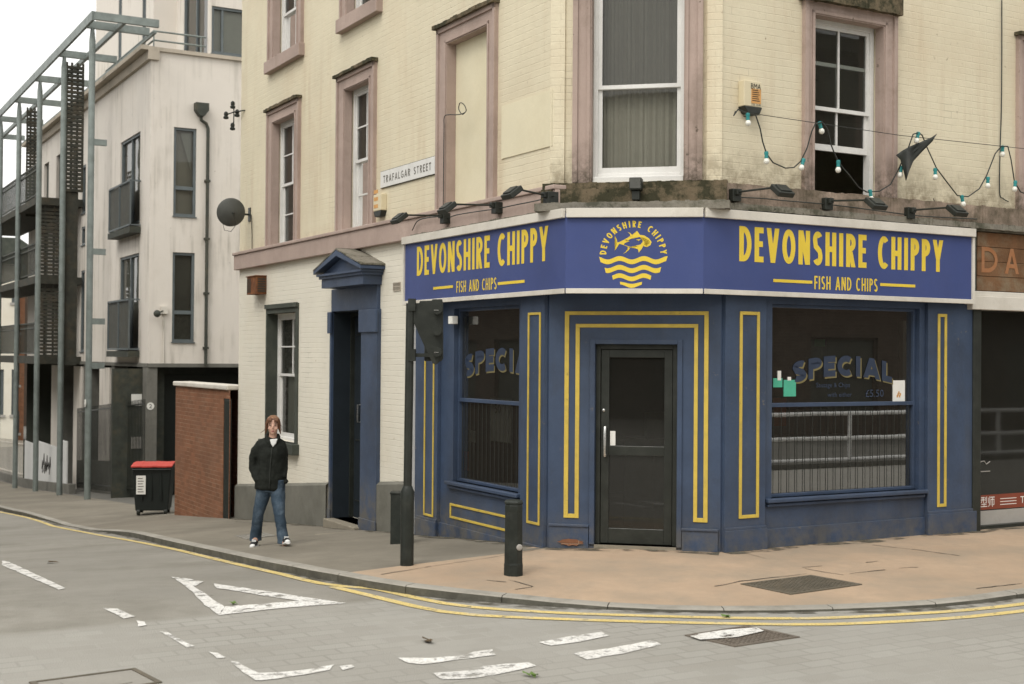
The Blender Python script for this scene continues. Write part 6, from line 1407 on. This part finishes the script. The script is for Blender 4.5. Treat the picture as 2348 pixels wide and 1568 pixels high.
# ------------------------------------------------------------------ across the street: unseen terraces added so glass mirrors dark brick; mirrored guard rail
def opposite(o, ang, ln, h, label, st=4, seed=0):
    F = Frame(o, ang); t = thing('added_opposite_building', F.pt(ln/2, 0, 0), label, 'building'); random.seed(seed); hs_ = []
    x = 1.5
    while x < ln-2:
        for k in range(st):
            if k == 0: hs_.append((x-.4, x+1.9, .7, 2.7, .15))
            else: hs_.append((x, x+1.2, 3.6*k+.6, 3.6*k+2.6, .15))
        x += 3.6
    mb = MB(); wallskin(mb, 0, ln, -5, h, hs_); mb.quad((0, 8, -5), (ln, 8, -5), (ln, 8, h), (0, 8, h)); mb.quad((0, 0, -5), (0, 8, -5), (0, 8, h), (0, 0, h)); mb.quad((ln, 0, -5), (ln, 8, -5), (ln, 8, h), (ln, 0, h)); mb.quad((0, 0, h), (ln, 0, h), (ln, 8, h), (0, 8, h))
    mb.build('wall', 'brick2', t, F, fix=False); MB().box(-.1, ln+.1, -.2, .3, h, h+.4).build('cornice', 'concrete', t, F)
    wm_ = MB(); gm = MB()
    for a, b, c, d, e in hs_:
        gm.quad((a, .14, c), (b, .14, c), (b, .14, d), (a, .14, d))
    for a, b, c, d, e in hs_[:60]:
        w_ = MB().box(a, a+.06, .08, .13, c, d).box(b-.06, b, .08, .13, c, d).box(a+.06, b-.06, .08, .13, d-.06, d).box(a+.06, b-.06, .08, .13, (c+d)/2-.03, (c+d)/2+.03).build('window', 'brick2', t, F)
        MB().quad((a, .14, c), (b, .14, c), (b, .14, d), (a, .14, d)).build('pane', 'dark', w_, F)
    return t
# facades face the junction: local -y is the street side
o1 = FR.pt(50, -14); opposite((o1.x, o1.y), math.atan2(-FR.x.y, -FR.x.x), 38, 10, 'unseen dark brick terrace added across the main street to darken shop window reflections', 3, 1)
o2 = Vector((16, -16, 0)); opposite((o2.x, o2.y), math.pi, 34, 11, 'unseen dark brick row added behind the viewer to darken corner glass reflections', 3, 2)
o3_ = LP(4, -13); opposite((o3_.x, o3_.y), math.atan2(DL.y, DL.x), 46, 9, 'unseen dark brick terrace added across the side street to darken sash window reflections', 3, 3)
# white guard rail on the far pavement of the main street
GR = thing('guard_rail', FR.pt(10, -8.7, 0), 'white tubular guard rail across the main street mirrored in the shop window', 'railing')
r0, r1 = 6.0, 17.0; yy = -8.7
wrail = mat('bright_white_rail_paint', (.85, .85, .83), .4, .03, 3)
for z in (1.05, .55, .12): MB().tube([(r0, yy, z), (r1, yy, z)], .042, 10).build('rail', wrail, GR, FR, smooth=True)
k = r0
while k <= r1+.1: MB().tube([(k, yy, 0), (k, yy, 1.05)], .042, 10).build('rail_post', wrail, GR, FR, smooth=True); k += 2.2
fp_ = MB().box(5.0, 50, -14, -8.3, .0, .10).build('opposite_pavement', mat('opposite_paving', (.12, .115, .10), .9, .2, 1), None, FR); tag(fp_, kind='structure')
